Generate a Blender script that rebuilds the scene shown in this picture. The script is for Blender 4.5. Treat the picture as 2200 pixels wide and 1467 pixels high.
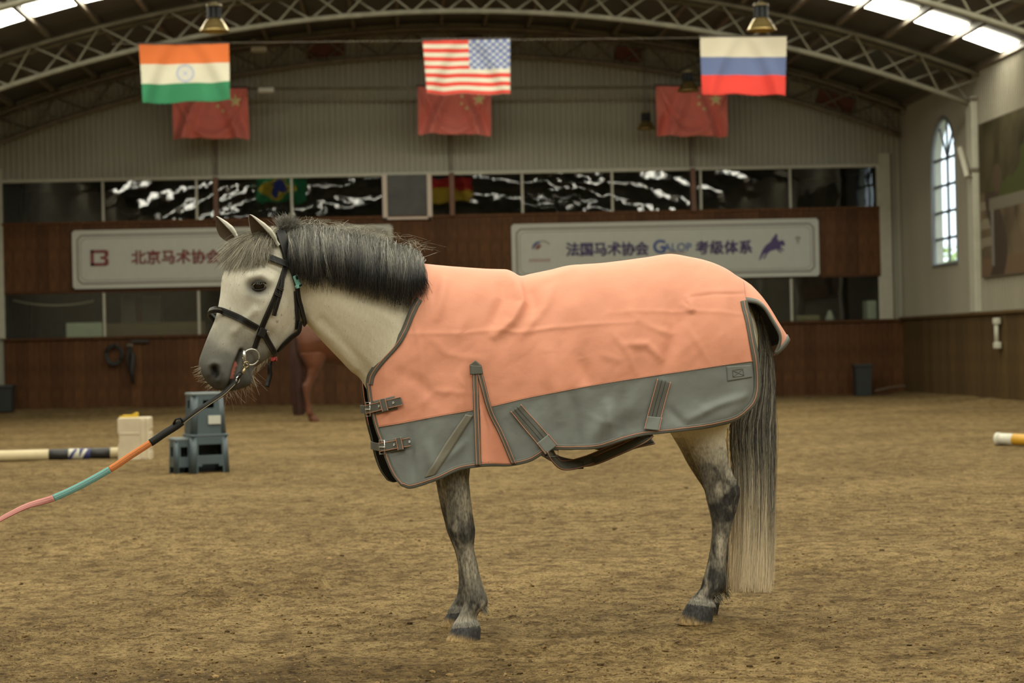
import bpy, bmesh, math, random
import numpy as np
from mathutils import Vector, Matrix
from mathutils.bvhtree import BVHTree

for o in list(bpy.data.objects): bpy.data.objects.remove(o)
SC = bpy.context.scene
COL = SC.collection
random.seed(7); RNG = np.random.default_rng(7)

# ------------------------------------------------------------------ camera
FP = 4278.0                                   # focal length in pixels of the 2200 px frame (70 mm)
CAM_YAW = math.atan(220 / FP); CAM_PITCH = (746 - 733.5) / FP; CAM_ROLL = 0.0229; CAM_H = 1.036
C0 = np.array([0.0, 0.0, CAM_H])
FW = np.array([math.sin(CAM_YAW) * math.cos(CAM_PITCH), math.cos(CAM_YAW) * math.cos(CAM_PITCH), math.sin(CAM_PITCH)])
R0 = np.array([math.cos(CAM_YAW), -math.sin(CAM_YAW), 0.0]); U0 = np.cross(R0, FW)
RC = math.cos(CAM_ROLL) * R0 - math.sin(CAM_ROLL) * U0
UC = math.sin(CAM_ROLL) * R0 + math.cos(CAM_ROLL) * U0
cam = bpy.data.cameras.new('camera'); camo = bpy.data.objects.new('camera', cam); COL.objects.link(camo)
m = Matrix.Identity(4)
for i in range(3):
    m[i][0], m[i][1], m[i][2], m[i][3] = RC[i], UC[i], -FW[i], C0[i]
camo.matrix_world = m
cam.sensor_width = 36; cam.lens = FP * 36 / 2200; cam.clip_end = 300
cam.dof.use_dof = True; cam.dof.focus_distance = 6.95; cam.dof.aperture_fstop = 4.5
SC.camera = camo

# ------------------------------------------------------------------ sky, light, exposure
SKYLIGHT = 14.0                                # brightness of the translucent roof sheets
SKYLIGHT_COL = (0.985, 0.955, 0.795)
SC.cycles.max_bounces = 7; SC.cycles.adaptive_threshold = .02; SC.cycles.diffuse_bounces = 3; SC.cycles.glossy_bounces = 3; SC.cycles.transparent_max_bounces = 10
SC.view_settings.view_transform = 'Standard'; SC.view_settings.look = 'None'
SC.view_settings.exposure = 0.0; SC.view_settings.gamma = 1.0; SC.view_settings.use_curve_mapping = False
w = bpy.data.worlds.new('sky'); SC.world = w; w.use_nodes = True
w.node_tree.nodes['Background'].inputs[0].default_value = (0.80, 0.92, 1.0, 1); w.node_tree.nodes['Background'].inputs[1].default_value = 2.2

# ------------------------------------------------------------------ helpers
def ray(px, py): return FW + ((px - 1100) / FP) * RC - ((py - 733.5) / FP) * UC
def on_y(px, py, Y): d = ray(px, py); return C0 + d * (Y / d[1])
def on_x(px, py, X): d = ray(px, py); return C0 + d * (X / d[0])
def on_z(px, py, Z=0.0): d = ray(px, py); return C0 + d * ((Z - CAM_H) / d[2])
def depth_pt(px, py, z): return C0 + ray(px, py) * z

_MATS = {}
def mat(name, col=(.5, .5, .5), rough=.6, metal=0, var=0, vscale=8, bump=0, bscale=60, bdist=.01, attr=None, emit=None, estr=1,
        stretch=(1, 1, 1), spec=.5, sheen=0, sub=0, coat=0):
    if name in _MATS: return _MATS[name]
    mt = bpy.data.materials.new(name); mt.use_nodes = True; _MATS[name] = mt
    nt = mt.node_tree; N = nt.nodes; L = nt.links; b = N['Principled BSDF']
    b.inputs['Base Color'].default_value = (*col, 1); b.inputs['Roughness'].default_value = rough; b.inputs['Metallic'].default_value = metal
    b.inputs['Specular IOR Level'].default_value = spec
    if sheen: b.inputs['Sheen Weight'].default_value = sheen
    if coat: b.inputs['Coat Weight'].default_value = coat
    if sub: b.inputs['Subsurface Weight'].default_value = sub; b.inputs['Subsurface Radius'].default_value = (.02, .01, .006); b.inputs['Subsurface Scale'].default_value = .05
    tc = N.new('ShaderNodeTexCoord'); mp = N.new('ShaderNodeMapping'); mp.inputs['Scale'].default_value = stretch
    L.new(tc.outputs['Object'], mp.inputs[0])
    src = None
    if attr:
        at = N.new('ShaderNodeAttribute'); at.attribute_name = attr; src = at.outputs['Color']
    if var:
        nz = N.new('ShaderNodeTexNoise'); nz.inputs['Scale'].default_value = vscale; nz.inputs['Detail'].default_value = 6
        L.new(mp.outputs[0], nz.inputs['Vector'])
        mr = N.new('ShaderNodeMapRange'); mr.inputs[1].default_value = .3; mr.inputs[2].default_value = .7
        mr.inputs[3].default_value = 1 - var; mr.inputs[4].default_value = 1 + var
        L.new(nz.outputs[0], mr.inputs[0])
        vm = N.new('ShaderNodeVectorMath'); vm.operation = 'SCALE'
        if src: L.new(src, vm.inputs[0])
        else: vm.inputs[0].default_value = col
        L.new(mr.outputs[0], vm.inputs['Scale']); src = vm.outputs[0]
    if src: L.new(src, b.inputs['Base Color'])
    if bump:
        nb = N.new('ShaderNodeTexNoise'); nb.inputs['Scale'].default_value = bscale; nb.inputs['Detail'].default_value = 5
        L.new(mp.outputs[0], nb.inputs['Vector'])
        bp = N.new('ShaderNodeBump'); bp.inputs['Strength'].default_value = bump; bp.inputs['Distance'].default_value = bdist
        L.new(nb.outputs[0], bp.inputs['Height']); L.new(bp.outputs[0], b.inputs['Normal'])
    if emit:
        b.inputs['Emission Color'].default_value = (*emit, 1); b.inputs['Emission Strength'].default_value = estr
    return mt

def glass(name, fac, tint, rough=.02, wob=0, wscale=3):
    mt = bpy.data.materials.new(name); mt.use_nodes = True; nt = mt.node_tree; N = nt.nodes; L = nt.links
    N.remove(N['Principled BSDF']); out = N['Material Output']
    t = N.new('ShaderNodeBsdfTransparent'); t.inputs[0].default_value = (*tint, 1)
    g = N.new('ShaderNodeBsdfGlossy'); g.inputs['Roughness'].default_value = rough
    x = N.new('ShaderNodeMixShader'); x.inputs[0].default_value = fac
    L.new(t.outputs[0], x.inputs[1]); L.new(g.outputs[0], x.inputs[2]); L.new(x.outputs[0], out.inputs[0])
    if wob:
        tc = N.new('ShaderNodeTexCoord'); nz = N.new('ShaderNodeTexNoise'); nz.inputs['Scale'].default_value = wscale; nz.inputs['Detail'].default_value = 1.5
        L.new(tc.outputs['Object'], nz.inputs['Vector'])
        bp = N.new('ShaderNodeBump'); bp.inputs['Strength'].default_value = 1; bp.inputs['Distance'].default_value = wob
        L.new(nz.outputs[0], bp.inputs['Height']); L.new(bp.outputs[0], g.inputs['Normal'])
    return mt

def mesh_data(name, verts, faces, m=None, smooth=False, col=None, mats=None, midx=None):
    me = bpy.data.meshes.new(name)
    me.from_pydata([tuple(map(float, v)) for v in verts], [], [tuple(map(int, f)) for f in faces])
    if m: me.materials.append(m)
    if mats:
        for q in mats: me.materials.append(q)
    if midx is not None: me.polygons.foreach_set('material_index', np.asarray(midx, dtype=np.int32))
    if smooth: me.polygons.foreach_set('use_smooth', np.ones(len(me.polygons), dtype=bool))
    if col is not None:
        a = me.color_attributes.new('col', 'FLOAT_COLOR', 'POINT')
        c = np.ones((len(verts), 4), dtype=np.float32); c[:, :np.shape(col)[1]] = col
        a.data.foreach_set('color', c.ravel())
    me.update()
    return me

def link(name, me, parent=None, loc=None, rz=0):
    o = bpy.data.objects.new(name, me); COL.objects.link(o)
    if parent is not None: o.parent = parent
    if loc is not None: o.location = tuple(map(float, loc))
    if rz: o.rotation_euler[2] = rz
    return o

def obj(name, verts, faces, m, parent=None, smooth=False, col=None, loc=None, rz=0, **k):
    return link(name, mesh_data(name, verts, faces, m, smooth, col, **k), parent, loc, rz)

def empty(name, loc=(0, 0, 0), rz=0):
    return link(name, None, None, loc, rz)

def tag(o, label=None, cat=None, group=None, kind=None):
    if label: o['label'] = label
    if cat: o['category'] = cat
    if group: o['group'] = group
    if kind: o['kind'] = kind
    return o

class MB:                                        # collects simple solids into one mesh
    def __init__(s): s.v = []; s.f = []
    def add(s, v, f):
        k = len(s.v); s.v += [tuple(map(float, p)) for p in v]; s.f += [tuple(i + k for i in q) for q in f]; return s
    def box(s, lo, hi, bev=0):
        if not bev:
            x0, y0, z0 = lo; x1, y1, z1 = hi
            v = [(x0, y0, z0), (x1, y0, z0), (x1, y1, z0), (x0, y1, z0), (x0, y0, z1), (x1, y0, z1), (x1, y1, z1), (x0, y1, z1)]
            return s.add(v, [(0, 3, 2, 1), (4, 5, 6, 7), (0, 1, 5, 4), (1, 2, 6, 5), (2, 3, 7, 6), (3, 0, 4, 7)])
        bm = bmesh.new(); bmesh.ops.create_cube(bm, size=1)
        for q in bm.verts: q.co = Vector([(lo[i] + hi[i]) / 2 + q.co[i] * (hi[i] - lo[i]) for i in range(3)])
        bmesh.ops.bevel(bm, geom=list(bm.edges), offset=bev, segments=2, affect='EDGES', profile=.5)
        bm.verts.index_update()
        s.add([q.co[:] for q in bm.verts], [[q.index for q in f.verts] for f in bm.faces]); bm.free(); return s
    def tube(s, pts, r, n=8, caps=True, rs=None):
        pts = [np.asarray(p, float) for p in pts]; V = []; Fc = []
        up = np.array([0, 0, 1.0])
        for i, p in enumerate(pts):
            t = pts[min(i + 1, len(pts) - 1)] - pts[max(i - 1, 0)]; t = t / (np.linalg.norm(t) + 1e-12)
            a = up if abs(t @ up) < .9 else np.array([1.0, 0, 0])
            n1 = np.cross(t, a); n1 /= np.linalg.norm(n1); n2 = np.cross(t, n1)
            rr = rs[i] if rs is not None else r
            for k in range(n):
                q = 2 * math.pi * k / n; V.append(p + rr * (math.cos(q) * n1 + math.sin(q) * n2))
        for i in range(len(pts) - 1):
            for k in range(n): Fc.append((i * n + k, i * n + (k + 1) % n, (i + 1) * n + (k + 1) % n, (i + 1) * n + k))
        if caps: Fc.append(tuple(range(n - 1, -1, -1))); Fc.append(tuple((len(pts) - 1) * n + k for k in range(n)))
        return s.add(V, Fc)
    def lathe(s, prof, c=(0, 0, 0), n=20):
        V = []; Fc = []
        for r_, z_ in prof:
            for k in range(n): q = 2 * math.pi * k / n; V.append((c[0] + r_ * math.cos(q), c[1] + r_ * math.sin(q), c[2] + z_))
        for i in range(len(prof) - 1):
            for k in range(n): Fc.append((i * n + k, i * n + (k + 1) % n, (i + 1) * n + (k + 1) % n, (i + 1) * n + k))
        return s.add(V, Fc)
    def prism(s, poly, y0, y1, ax='y'):              # polygon in x,z pushed along y
        n = len(poly)
        v = [(p[0], y0, p[1]) for p in poly] + [(p[0], y1, p[1]) for p in poly]
        f = [tuple(range(n)), tuple(range(2 * n - 1, n - 1, -1))] + [(i + n, (i + 1) % n + n, (i + 1) % n, i) for i in range(n)]
        if ax == 'x': v = [(q[1], q[0], q[2]) for q in v]
        return s.add(v, f)
    def build(s, name, m, parent=None, smooth=False, loc=None, rz=0): return obj(name, s.v, s.f, m, parent, smooth, loc=loc, rz=rz)
    def data(s, name, m, smooth=False): return mesh_data(name, s.v, s.f, m, smooth)

def _h(ix, iy, iz, seed):
    n = (ix * 374761393 + iy * 668265263 + iz * 2147483647 + seed * 1274126177).astype(np.int64) & 0xffffffff
    n = ((n ^ (n >> 13)) * 1274126177) & 0xffffffff
    return ((n ^ (n >> 16)) & 0xffff) / 65535.0
def vnoise(p, seed=0):                            # value noise, p (n,3) or (n,2) -> -1..1
    p = np.asarray(p, float)
    if p.shape[1] == 2: p = np.c_[p, np.zeros(len(p))]
    i = np.floor(p).astype(np.int64); f = p - i; f = f * f * (3 - 2 * f); r = 0
    for a in (0, 1):
        for b in (0, 1):
            for c in (0, 1):
                wgt = (f[:, 0] if a else 1 - f[:, 0]) * (f[:, 1] if b else 1 - f[:, 1]) * (f[:, 2] if c else 1 - f[:, 2])
                r = r + wgt * _h(i[:, 0] + a, i[:, 1] + b, i[:, 2] + c, seed)
    return r * 2 - 1
def fbm(p, oct=4, seed=0):
    p = np.asarray(p, float); r = 0; a = 1; t = 0
    for k in range(oct): r = r + a * vnoise(p * 2 ** k, seed + k); t += a; a *= .5
    return r / t
def crom(pts, n):                                 # even-arc samples along a Catmull-Rom curve
    P = np.asarray(pts, float)
    if len(P) == 2: P = np.array([P[0], (P[0] + P[1]) / 2, P[1]])
    Q = np.vstack([2 * P[0] - P[1], P, 2 * P[-1] - P[-2]]); out = []
    for i in range(1, len(Q) - 2):
        t = np.linspace(0, 1, 12, endpoint=False)[:, None]; a, b, c, d = Q[i - 1], Q[i], Q[i + 1], Q[i + 2]
        out.append(.5 * (2 * b + (c - a) * t + (2 * a - 5 * b + 4 * c - d) * t ** 2 + (3 * b - a - 3 * c + d) * t ** 3))
    out = np.vstack(out + [P[-1:]]); s = np.r_[0, np.cumsum(np.linalg.norm(np.diff(out, axis=0), axis=1))]
    u = np.linspace(0, s[-1], n); return np.c_[tuple(np.interp(u, s, out[:, k]) for k in range(out.shape[1]))]
_FW = {}
def fcr(ctl, n):                                  # quick Catmull-Rom at even steps of its parameter (hair)
    ctl = np.asarray(ctl, float); m_ = len(ctl)
    if (m_, n) not in _FW:
        W_ = np.zeros((n, m_)); E_ = np.eye(m_); Q = np.vstack([2 * E_[0] - E_[1], E_, 2 * E_[-1] - E_[-2]])
        for r_, x in enumerate(np.linspace(0, m_ - 1, n)):
            i = min(int(x), m_ - 2); f = x - i; a, b, c, d = Q[i], Q[i + 1], Q[i + 2], Q[i + 3]
            W_[r_] = .5 * (2 * b + (c - a) * f + (2 * a - 5 * b + 4 * c - d) * f * f + (3 * b - a - 3 * c + d) * f ** 3)
        _FW[(m_, n)] = W_
    return _FW[(m_, n)] @ ctl
def grid_faces(nu, nv, k=0, flip=False):
    i, j = np.meshgrid(np.arange(nu - 1), np.arange(nv - 1), indexing='ij')
    a = (i * nv + j).ravel() + k; f = np.c_[a, a + nv, a + nv + 1, a + 1]
    return f[:, ::-1] if flip else f
def ribbon(P, Nn, wid, th=.003, cap=True):
    """a strap with thickness: centre points P, outward normals Nn, width per point"""
    P = np.asarray(P, float); Nn = np.asarray(Nn, float); n = len(P); wid = np.broadcast_to(wid, (n,))
    T = np.gradient(P, axis=0); T /= np.linalg.norm(T, axis=1)[:, None] + 1e-12
    S = np.cross(Nn, T); S /= np.linalg.norm(S, axis=1)[:, None] + 1e-12
    h = (wid / 2)[:, None]; a = P - S * h; b = P + S * h; o = Nn * th
    V = np.stack([a, b, b * .96 + a * .04 + o, a * .96 + b * .04 + o], 1).reshape(-1, 3); Fc = []
    for i in range(n - 1):
        for k in range(4): Fc.append((i * 4 + k, i * 4 + (k + 1) % 4, i * 4 + 4 + (k + 1) % 4, i * 4 + 4 + k))
    Fc += [(3, 2, 1, 0), (n * 4 - 4, n * 4 - 3, n * 4 - 2, n * 4 - 1)]
    return V, Fc
def strands(name, lines, r0, r1, cols, m, parent, out=(0, -1, .15)):
    """hair: each line (k,3), colours (k,3) -> thin tapering blades lying over the coat, each turned a little differently"""
    V = []; Fc = []; Cc = []; k0 = 0; out = np.asarray(out, float)
    for L_, c_ in zip(lines, cols):
        n = len(L_); T = np.gradient(L_, axis=0); T /= np.linalg.norm(T, axis=1)[:, None] + 1e-9
        S = np.cross(T, out + RNG.normal(0, .45, 3)); S /= np.linalg.norm(S, axis=1)[:, None] + 1e-9
        r = np.linspace(r0, r1, n)[:, None] * RNG.uniform(.7, 1.3)
        V.append(np.stack([L_ - S * r, L_ + S * r], 1).reshape(-1, 3)); Cc.append(np.repeat(c_, 2, axis=0))
        i = np.arange(n - 1)[:, None] * 2; Fc.append(np.concatenate([i, i + 1, i + 3, i + 2], 1) + k0); k0 += n * 2
    V = np.vstack(V); Fc = np.vstack(Fc)
    me = bpy.data.meshes.new(name); me.vertices.add(len(V)); me.vertices.foreach_set('co', V.ravel().astype(np.float32))
    me.loops.add(Fc.size); me.loops.foreach_set('vertex_index', Fc.ravel().astype(np.int32))
    me.polygons.add(len(Fc)); me.polygons.foreach_set('loop_start', (np.arange(len(Fc)) * 4).astype(np.int32))
    me.polygons.foreach_set('use_smooth', np.ones(len(Fc), dtype=bool))
    me.materials.append(m); me.update(calc_edges=True)
    a = me.color_attributes.new('col', 'FLOAT_COLOR', 'POINT'); c = np.ones((len(V), 4), np.float32); c[:, :3] = np.vstack(Cc)
    a.data.foreach_set('color', c.ravel())
    return link(name, me, parent)
def text(name, body, m, size, loc, parent, rot=(math.pi / 2, 0, 0), bold=0.0, scale_x=1):
    c = bpy.data.curves.new(name, 'FONT'); c.body = body; c.size = size; c.bevel_depth = bold; c.bevel_resolution = 0; c.extrude = .004; c.align_x = 'CENTER'; c.align_y = 'CENTER'
    t = bpy.data.objects.new(name, c); COL.objects.link(t)
    me = bpy.data.meshes.new_from_object(t.evaluated_get(bpy.context.evaluated_depsgraph_get())); me.name = name
    bpy.data.objects.remove(t); me.materials.clear(); me.materials.append(m)
    o = link(name, me, parent, loc); o.rotation_euler = rot; o.scale[0] = scale_x
    return o

# the pony's own frame: x along its back (head at -x), y away from the camera
PHI = math.radians(12); HANG = PHI - CAM_YAW
EX = np.array([math.cos(HANG), math.sin(HANG), 0]); EY = np.array([-math.sin(HANG), math.cos(HANG), 0])
HO = on_z(1000, 1378) + .13 * EY; HO[2] = 0
class Frame:                                   # a vertical plane with its own turn; at() finds the point of plane y that shows at px,py
    def __init__(s, o, ex, ey): s.o, s.ex, s.ey = o, ex, ey
    def world(s, px, py, y=0.0):
        d = ray(px, py); t = ((s.o - C0) @ s.ey + y) / (d @ s.ey); return C0 + d * t
def loc_h(P): q = np.asarray(P) - HO; return np.stack([q @ EX, q @ EY, q[..., 2]], -1)      # world -> pony
def vec_h(v): v = np.asarray(v); return np.stack([v @ EX, v @ EY, v[..., 2]], -1)
HF = Frame(HO, EX, EY)
def hat(px, py, y=0.0): return loc_h(HF.world(px, py, y))

def hatv(px, py, y):                              # the same for arrays
    d = FW + ((np.asarray(px) - 1100) / FP)[:, None] * RC - ((np.asarray(py) - 733.5) / FP)[:, None] * UC
    t = ((HO - C0) @ EY + np.asarray(y)) / (d @ EY); return loc_h(C0 + d * t[:, None])

# ================================================================== the building
D = 37.11                                      # back wall
XR = 9.34; AX, AZ, AR = 0.711, -16.536, 23.013   # right wall; centre and radius of the truss arch
XL = 2 * AX - XR; ROOF = AR + 0.62; YF = -9.0   # left wall, roof radius, wall behind the camera
def arc_z(x, r): return AZ + math.sqrt(r * r - (x - AX) ** 2)
TRUSS_Y = [D - .28, 32.1, 26.6, 22.3, 17.4, 12.5, 7.6, 2.7]

M_METAL = mat('wall_sheet', (.34, .33, .26), .5, var=.06, vscale=1.5, stretch=(1, 1, .25))
M_METAL_R = mat('side_wall_sheet', (.30, .275, .205), .5, var=.06, vscale=1.5, stretch=(1, 1, .25))
M_ROOF = mat('roof_sheet', (.105, .10, .085), .7, var=.15, vscale=2)
M_STEEL = mat('painted_steel', (.19, .178, .125), .55, var=.2, vscale=6)
M_STEEL_D = mat('dusty_steel', (.17, .14, .10), .6, var=.25, vscale=6)
M_WOOD = [mat('plank_%d' % i, c, .6, var=.35, vscale=5, stretch=(6, 6, .8), bump=.15, bscale=30, spec=.18) for i, c in enumerate(
    [(.088, .037, .013), (.104, .044, .015), (.074, .031, .011), (.095, .040, .014)])]
M_WOOD_R = [mat('plank_r%d' % i, c, .6, var=.25, vscale=4, stretch=(5, 5, .8), spec=.2) for i, c in enumerate([(.092, .058, .024), (.102, .064, .026), (.083, .052, .022)])]
M_TRIM = mat('pale_trim', (.46, .45, .36), .5, var=.06)
M_POST = mat('brown_post', (.13, .052, .022), .5, var=.2, vscale=5)
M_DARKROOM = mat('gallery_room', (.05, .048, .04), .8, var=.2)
G_GALLERY = glass('gallery_glass', .085, (.62, .66, .60), .014, .0022, 2.4)
G_LOWER = glass('lower_gallery_glass', .11, (.68, .72, .66), .03, .003, 1.6)
G_CLEAR = glass('clear_glass', .06, (.96, .98, .97), .02)

# ---- floor: sand, with relief near the camera
def lines(segs):
    out = [segs[0][0]]
    for a, b, s in segs:
        n = max(1, int(round((b - a) / s))); out += list(np.linspace(a, b, n + 1)[1:])
    return np.array(out)
gx = lines([(XL, -4.5, .35), (-4.5, -2.0, .06), (-2.0, 2.5, .0155), (2.5, 5.5, .06), (5.5, XR, .35)])
gy = lines([(YF, 5.6, .5), (5.6, 9.2, .0165), (9.2, 13, .035), (13, 20, .08), (20, D + .1, .22)])
GX, GY = np.meshgrid(gx, gy, indexing='ij'); fp = np.c_[GX.ravel(), GY.ravel()]
def floor_z(fp):
    x, y = fp[:, 0], fp[:, 1]
    z = .020 * fbm(fp * [1.1, 1.5], 3, 3)
    near = np.clip((24 - y) / 8, 0, 1)
    rough = np.clip(fbm(fp * 1.3, 2, 21) * .8 + .55, .15, 1)
    z += near * rough * (.016 * fbm(fp * 7, 3, 11) + .021 * np.maximum(0, fbm(fp * 19, 4, 15)))
    far = np.clip((y - 34.2) / 2.6, 0, 1) ** 1.6
    z += far * np.interp(x, [XL, -7.5, 1.6, 9.3], [.10, .086, .01, -.03])
    z += .05 * np.clip((y - 36.2) / .9, 0, 1) ** 2 * (.6 + .4 * vnoise(fp * 1.5, 5))
    z += .06 * np.clip((x - XR + .9) / .9, 0, 1) ** 2
    return z
HOOF_FLAT = []                                 # filled before the floor is built: (x, y, z, r)
for px_, py_, y_ in ((995, 1376, -.125), (978, 1346, .105), (1492, 1341, -.125), (1508, 1321, .105)):
    q = HF.world(px_, py_, y_); HOOF_FLAT.append((q[0], q[1], q[2], .13))
FZ = floor_z(fp)
for hx, hy, hz, hr in HOOF_FLAT:
    wq = np.exp(-((fp[:, 0] - hx) ** 2 + (fp[:, 1] - hy) ** 2) / hr ** 2); FZ = FZ * (1 - wq) + wq * (hz + .004)
def sand_material():
    mt = bpy.data.materials.new('arena_sand'); mt.use_nodes = True; nt = mt.node_tree; N = nt.nodes; L = nt.links; b = N['Principled BSDF']
    b.inputs['Roughness'].default_value = .95; b.inputs['Specular IOR Level'].default_value = .15
    tc = N.new('ShaderNodeTexCoord')
    def noise(s, d=5, dist=0):
        n = N.new('ShaderNodeTexNoise'); n.inputs['Scale'].default_value = s; n.inputs['Detail'].default_value = d; n.inputs['Distortion'].default_value = dist
        L.new(tc.outputs['Object'], n.inputs['Vector']); return n.outputs[0]
    def ramp(src, a, b_, ca, cb):
        r = N.new('ShaderNodeValToRGB'); r.color_ramp.elements[0].position = a; r.color_ramp.elements[1].position = b_
        r.color_ramp.elements[0].color = (*ca, 1); r.color_ramp.elements[1].color = (*cb, 1); L.new(src, r.inputs[0]); return r.outputs[0]
    def mul(a, b_, f=1):
        x = N.new('ShaderNodeMix'); x.data_type = 'RGBA'; x.blend_type = 'MULTIPLY'; x.inputs[0].default_value = f; L.new(a, x.inputs[6]); L.new(b_, x.inputs[7]); return x.outputs[2]
    base = ramp(noise(.9, 6, .3), .36, .66, (.240, .167, .075), (.350, .250, .117))
    c = mul(base, ramp(noise(9, 8), .36, .58, (.56, .52, .47), (1.06, 1.06, 1.04)))
    c = mul(c, ramp(noise(48, 8), .36, .54, (.50, .46, .41), (1.08, 1.08, 1.07)))
    c = mul(c, ramp(noise(170, 4), .36, .60, (.60, .57, .53), (1.16, 1.16, 1.14)))
    c = mul(c, ramp(noise(26, 4, .6), .29, .37, (.34, .31, .27), (1, 1, 1)))
    sx = N.new('ShaderNodeSeparateXYZ'); L.new(tc.outputs['Object'], sx.inputs[0])     # damp left corner, with the darker tone widened over the whole near foreground
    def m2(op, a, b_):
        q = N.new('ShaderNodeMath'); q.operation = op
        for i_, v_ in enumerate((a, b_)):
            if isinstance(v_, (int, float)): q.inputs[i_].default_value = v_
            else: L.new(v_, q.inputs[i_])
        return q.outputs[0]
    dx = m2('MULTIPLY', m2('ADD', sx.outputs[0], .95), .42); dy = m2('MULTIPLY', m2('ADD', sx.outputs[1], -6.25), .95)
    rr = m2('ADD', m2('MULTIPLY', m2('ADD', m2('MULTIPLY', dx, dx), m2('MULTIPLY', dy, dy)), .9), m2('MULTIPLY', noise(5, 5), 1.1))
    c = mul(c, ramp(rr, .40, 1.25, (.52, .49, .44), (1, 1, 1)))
    L.new(c, b.inputs['Base Color'])
    h1 = noise(42, 9); h2 = noise(190, 4); ad = N.new('ShaderNodeMath'); ad.operation = 'MULTIPLY_ADD'; ad.inputs[1].default_value = .35
    L.new(h2, ad.inputs[0]); L.new(h1, ad.inputs[2])
    bp = N.new('ShaderNodeBump'); bp.inputs['Strength'].default_value = 1.0; bp.inputs['Distance'].default_value = .032
    L.new(ad.outputs[0], bp.inputs['Height']); L.new(bp.outputs[0], b.inputs['Normal'])
    return mt
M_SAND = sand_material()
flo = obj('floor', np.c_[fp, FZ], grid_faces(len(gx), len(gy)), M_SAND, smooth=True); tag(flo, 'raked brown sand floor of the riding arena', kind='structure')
def fz_at(x, y): return float(floor_z(np.array([[x, y]]))[0])

# clods and crumbs of sand
cv = []; cf = []; cc = []
ico = bmesh.new(); bmesh.ops.create_icosphere(ico, subdivisions=1, radius=1); IV = np.array([v.co[:] for v in ico.verts]); IFa = np.array([[v.index for v in f.verts] for f in ico.faces]); ico.free()
n = 0
pts = []
for i in range(5200):
    yy = 5.7 + 13 * RNG.random() ** 1.9; hw = .30 * yy; pts.append((RNG.uniform(-hw, hw) + yy * .051, yy))
pts = np.array(pts); dens = fbm(pts * 1.6, 3, 21); pts = pts[dens > -.15 + .25 * RNG.standard_normal(len(pts))]
pz = floor_z(pts)
for (x, y), z in zip(pts, pz):
    s = .0022 + .009 * RNG.random() ** 5; q = IV * (1 + .5 * RNG.standard_normal((len(IV), 1)) * .5) * s * [1.3, 1, .7]
    cv.append(q + [x, y, z + s * .25]); cf.append(IFa + n); n += len(IV)
    d = .35 if RNG.random() < .18 else RNG.uniform(.6, 1.05); cc.append(np.tile(np.array([.25, .165, .075]) * d * (1.5 if RNG.random() < .06 else 1), (len(IV), 1)))
TV = np.array([(1, 1, 1), (1, -1, -1), (-1, 1, -1), (-1, -1, 1)]) * .6; TF = np.array([(0, 1, 2), (0, 3, 1), (0, 2, 3), (1, 3, 2)])
sp_ = []
for i in range(26000):
    yy = 5.7 + 9 * RNG.random() ** 1.8; hw = .30 * yy; sp_.append((RNG.uniform(-hw, hw) + yy * .051, yy))
sp_ = np.array(sp_); dn = fbm(sp_ * 1.9, 3, 23); sp_ = sp_[dn > -.25 + .3 * RNG.standard_normal(len(sp_))]; sz_ = floor_z(sp_)
for (x, y), z in zip(sp_, sz_):
    s = .0016 + .0032 * RNG.random() ** 3; R_ = RNG.normal(0, 1, (3, 3)); R_, _ = np.linalg.qr(R_)
    cv.append((TV @ R_) * s * [1.5, 1.2, .8] + [x, y, z + s * .3]); cf.append(TF + n); n += 4
    d = .40 if RNG.random() < .35 else RNG.uniform(.6, 1.5); cc.append(np.tile(np.array([.25, .168, .078]) * d, (4, 1)))
cl = obj('sand_clods', np.vstack(cv), np.vstack(cf), mat('clod', attr='col', rough=.95, spec=.1), col=np.vstack(cc)); tag(cl, 'loose crumbs and clods of sand scattered over the arena floor', 'sand', kind='stuff')

# ---- corrugated sheet: columns of ribs between bottom(x) and top(x)
def corrugated(name, u0, u1, pitch, dep, segs, place, m):
    """segs(u) -> list of (z0,z1); place(u,z,d) -> xyz, d = how far the rib stands out"""
    V = []; Fc = []; us = []; u = u0
    prof = [(0, 0), (.30, 0), (.42, 1), (.88, 1)]
    while u < u1:
        for a, d in prof: us.append((u + a * pitch, d * dep))
        u += pitch
    us.append((u1, 0)); us = [q for q in us if q[0] <= u1 + 1e-9]
    for (ua, da), (ub, db) in zip(us, us[1:]):
        if ub - ua < 1e-6: continue
        for z0, z1 in segs((ua + ub) / 2, ua, ub):
            k = len(V)
            za0, zb0 = z0 if isinstance(z0, tuple) else (z0, z0); za1, zb1 = z1 if isinstance(z1, tuple) else (z1, z1)
            V += [place(ua, za0, da), place(ub, zb0, db), place(ub, zb1, db), place(ua, za1, da)]; Fc.append((k, k + 1, k + 2, k + 3))
    return obj(name, V, Fc, m)
ZU = 4.285                                      # lower edge of the sheet over the gallery windows
wb = corrugated('wall_back', XL, XR, .105, .028,
                lambda u, a, b: [(ZU, (arc_z(a, ROOF) + .06, arc_z(b, ROOF) + .06))] + ([(-.3, ZU)] if u > 8.90 or u < -7.44 else []),
                lambda u, z, d: (u, D - d, z), M_METAL)
tag(wb, 'pale ribbed metal back wall over two rows of gallery windows', kind='structure')
ZK, ZL1, ZM0, ZM1 = 1.387, 2.245, 2.245, 3.50     # kickboard top, lower window top, brown band
GX0, GX1 = -7.44, 8.88
plank = {}
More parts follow.
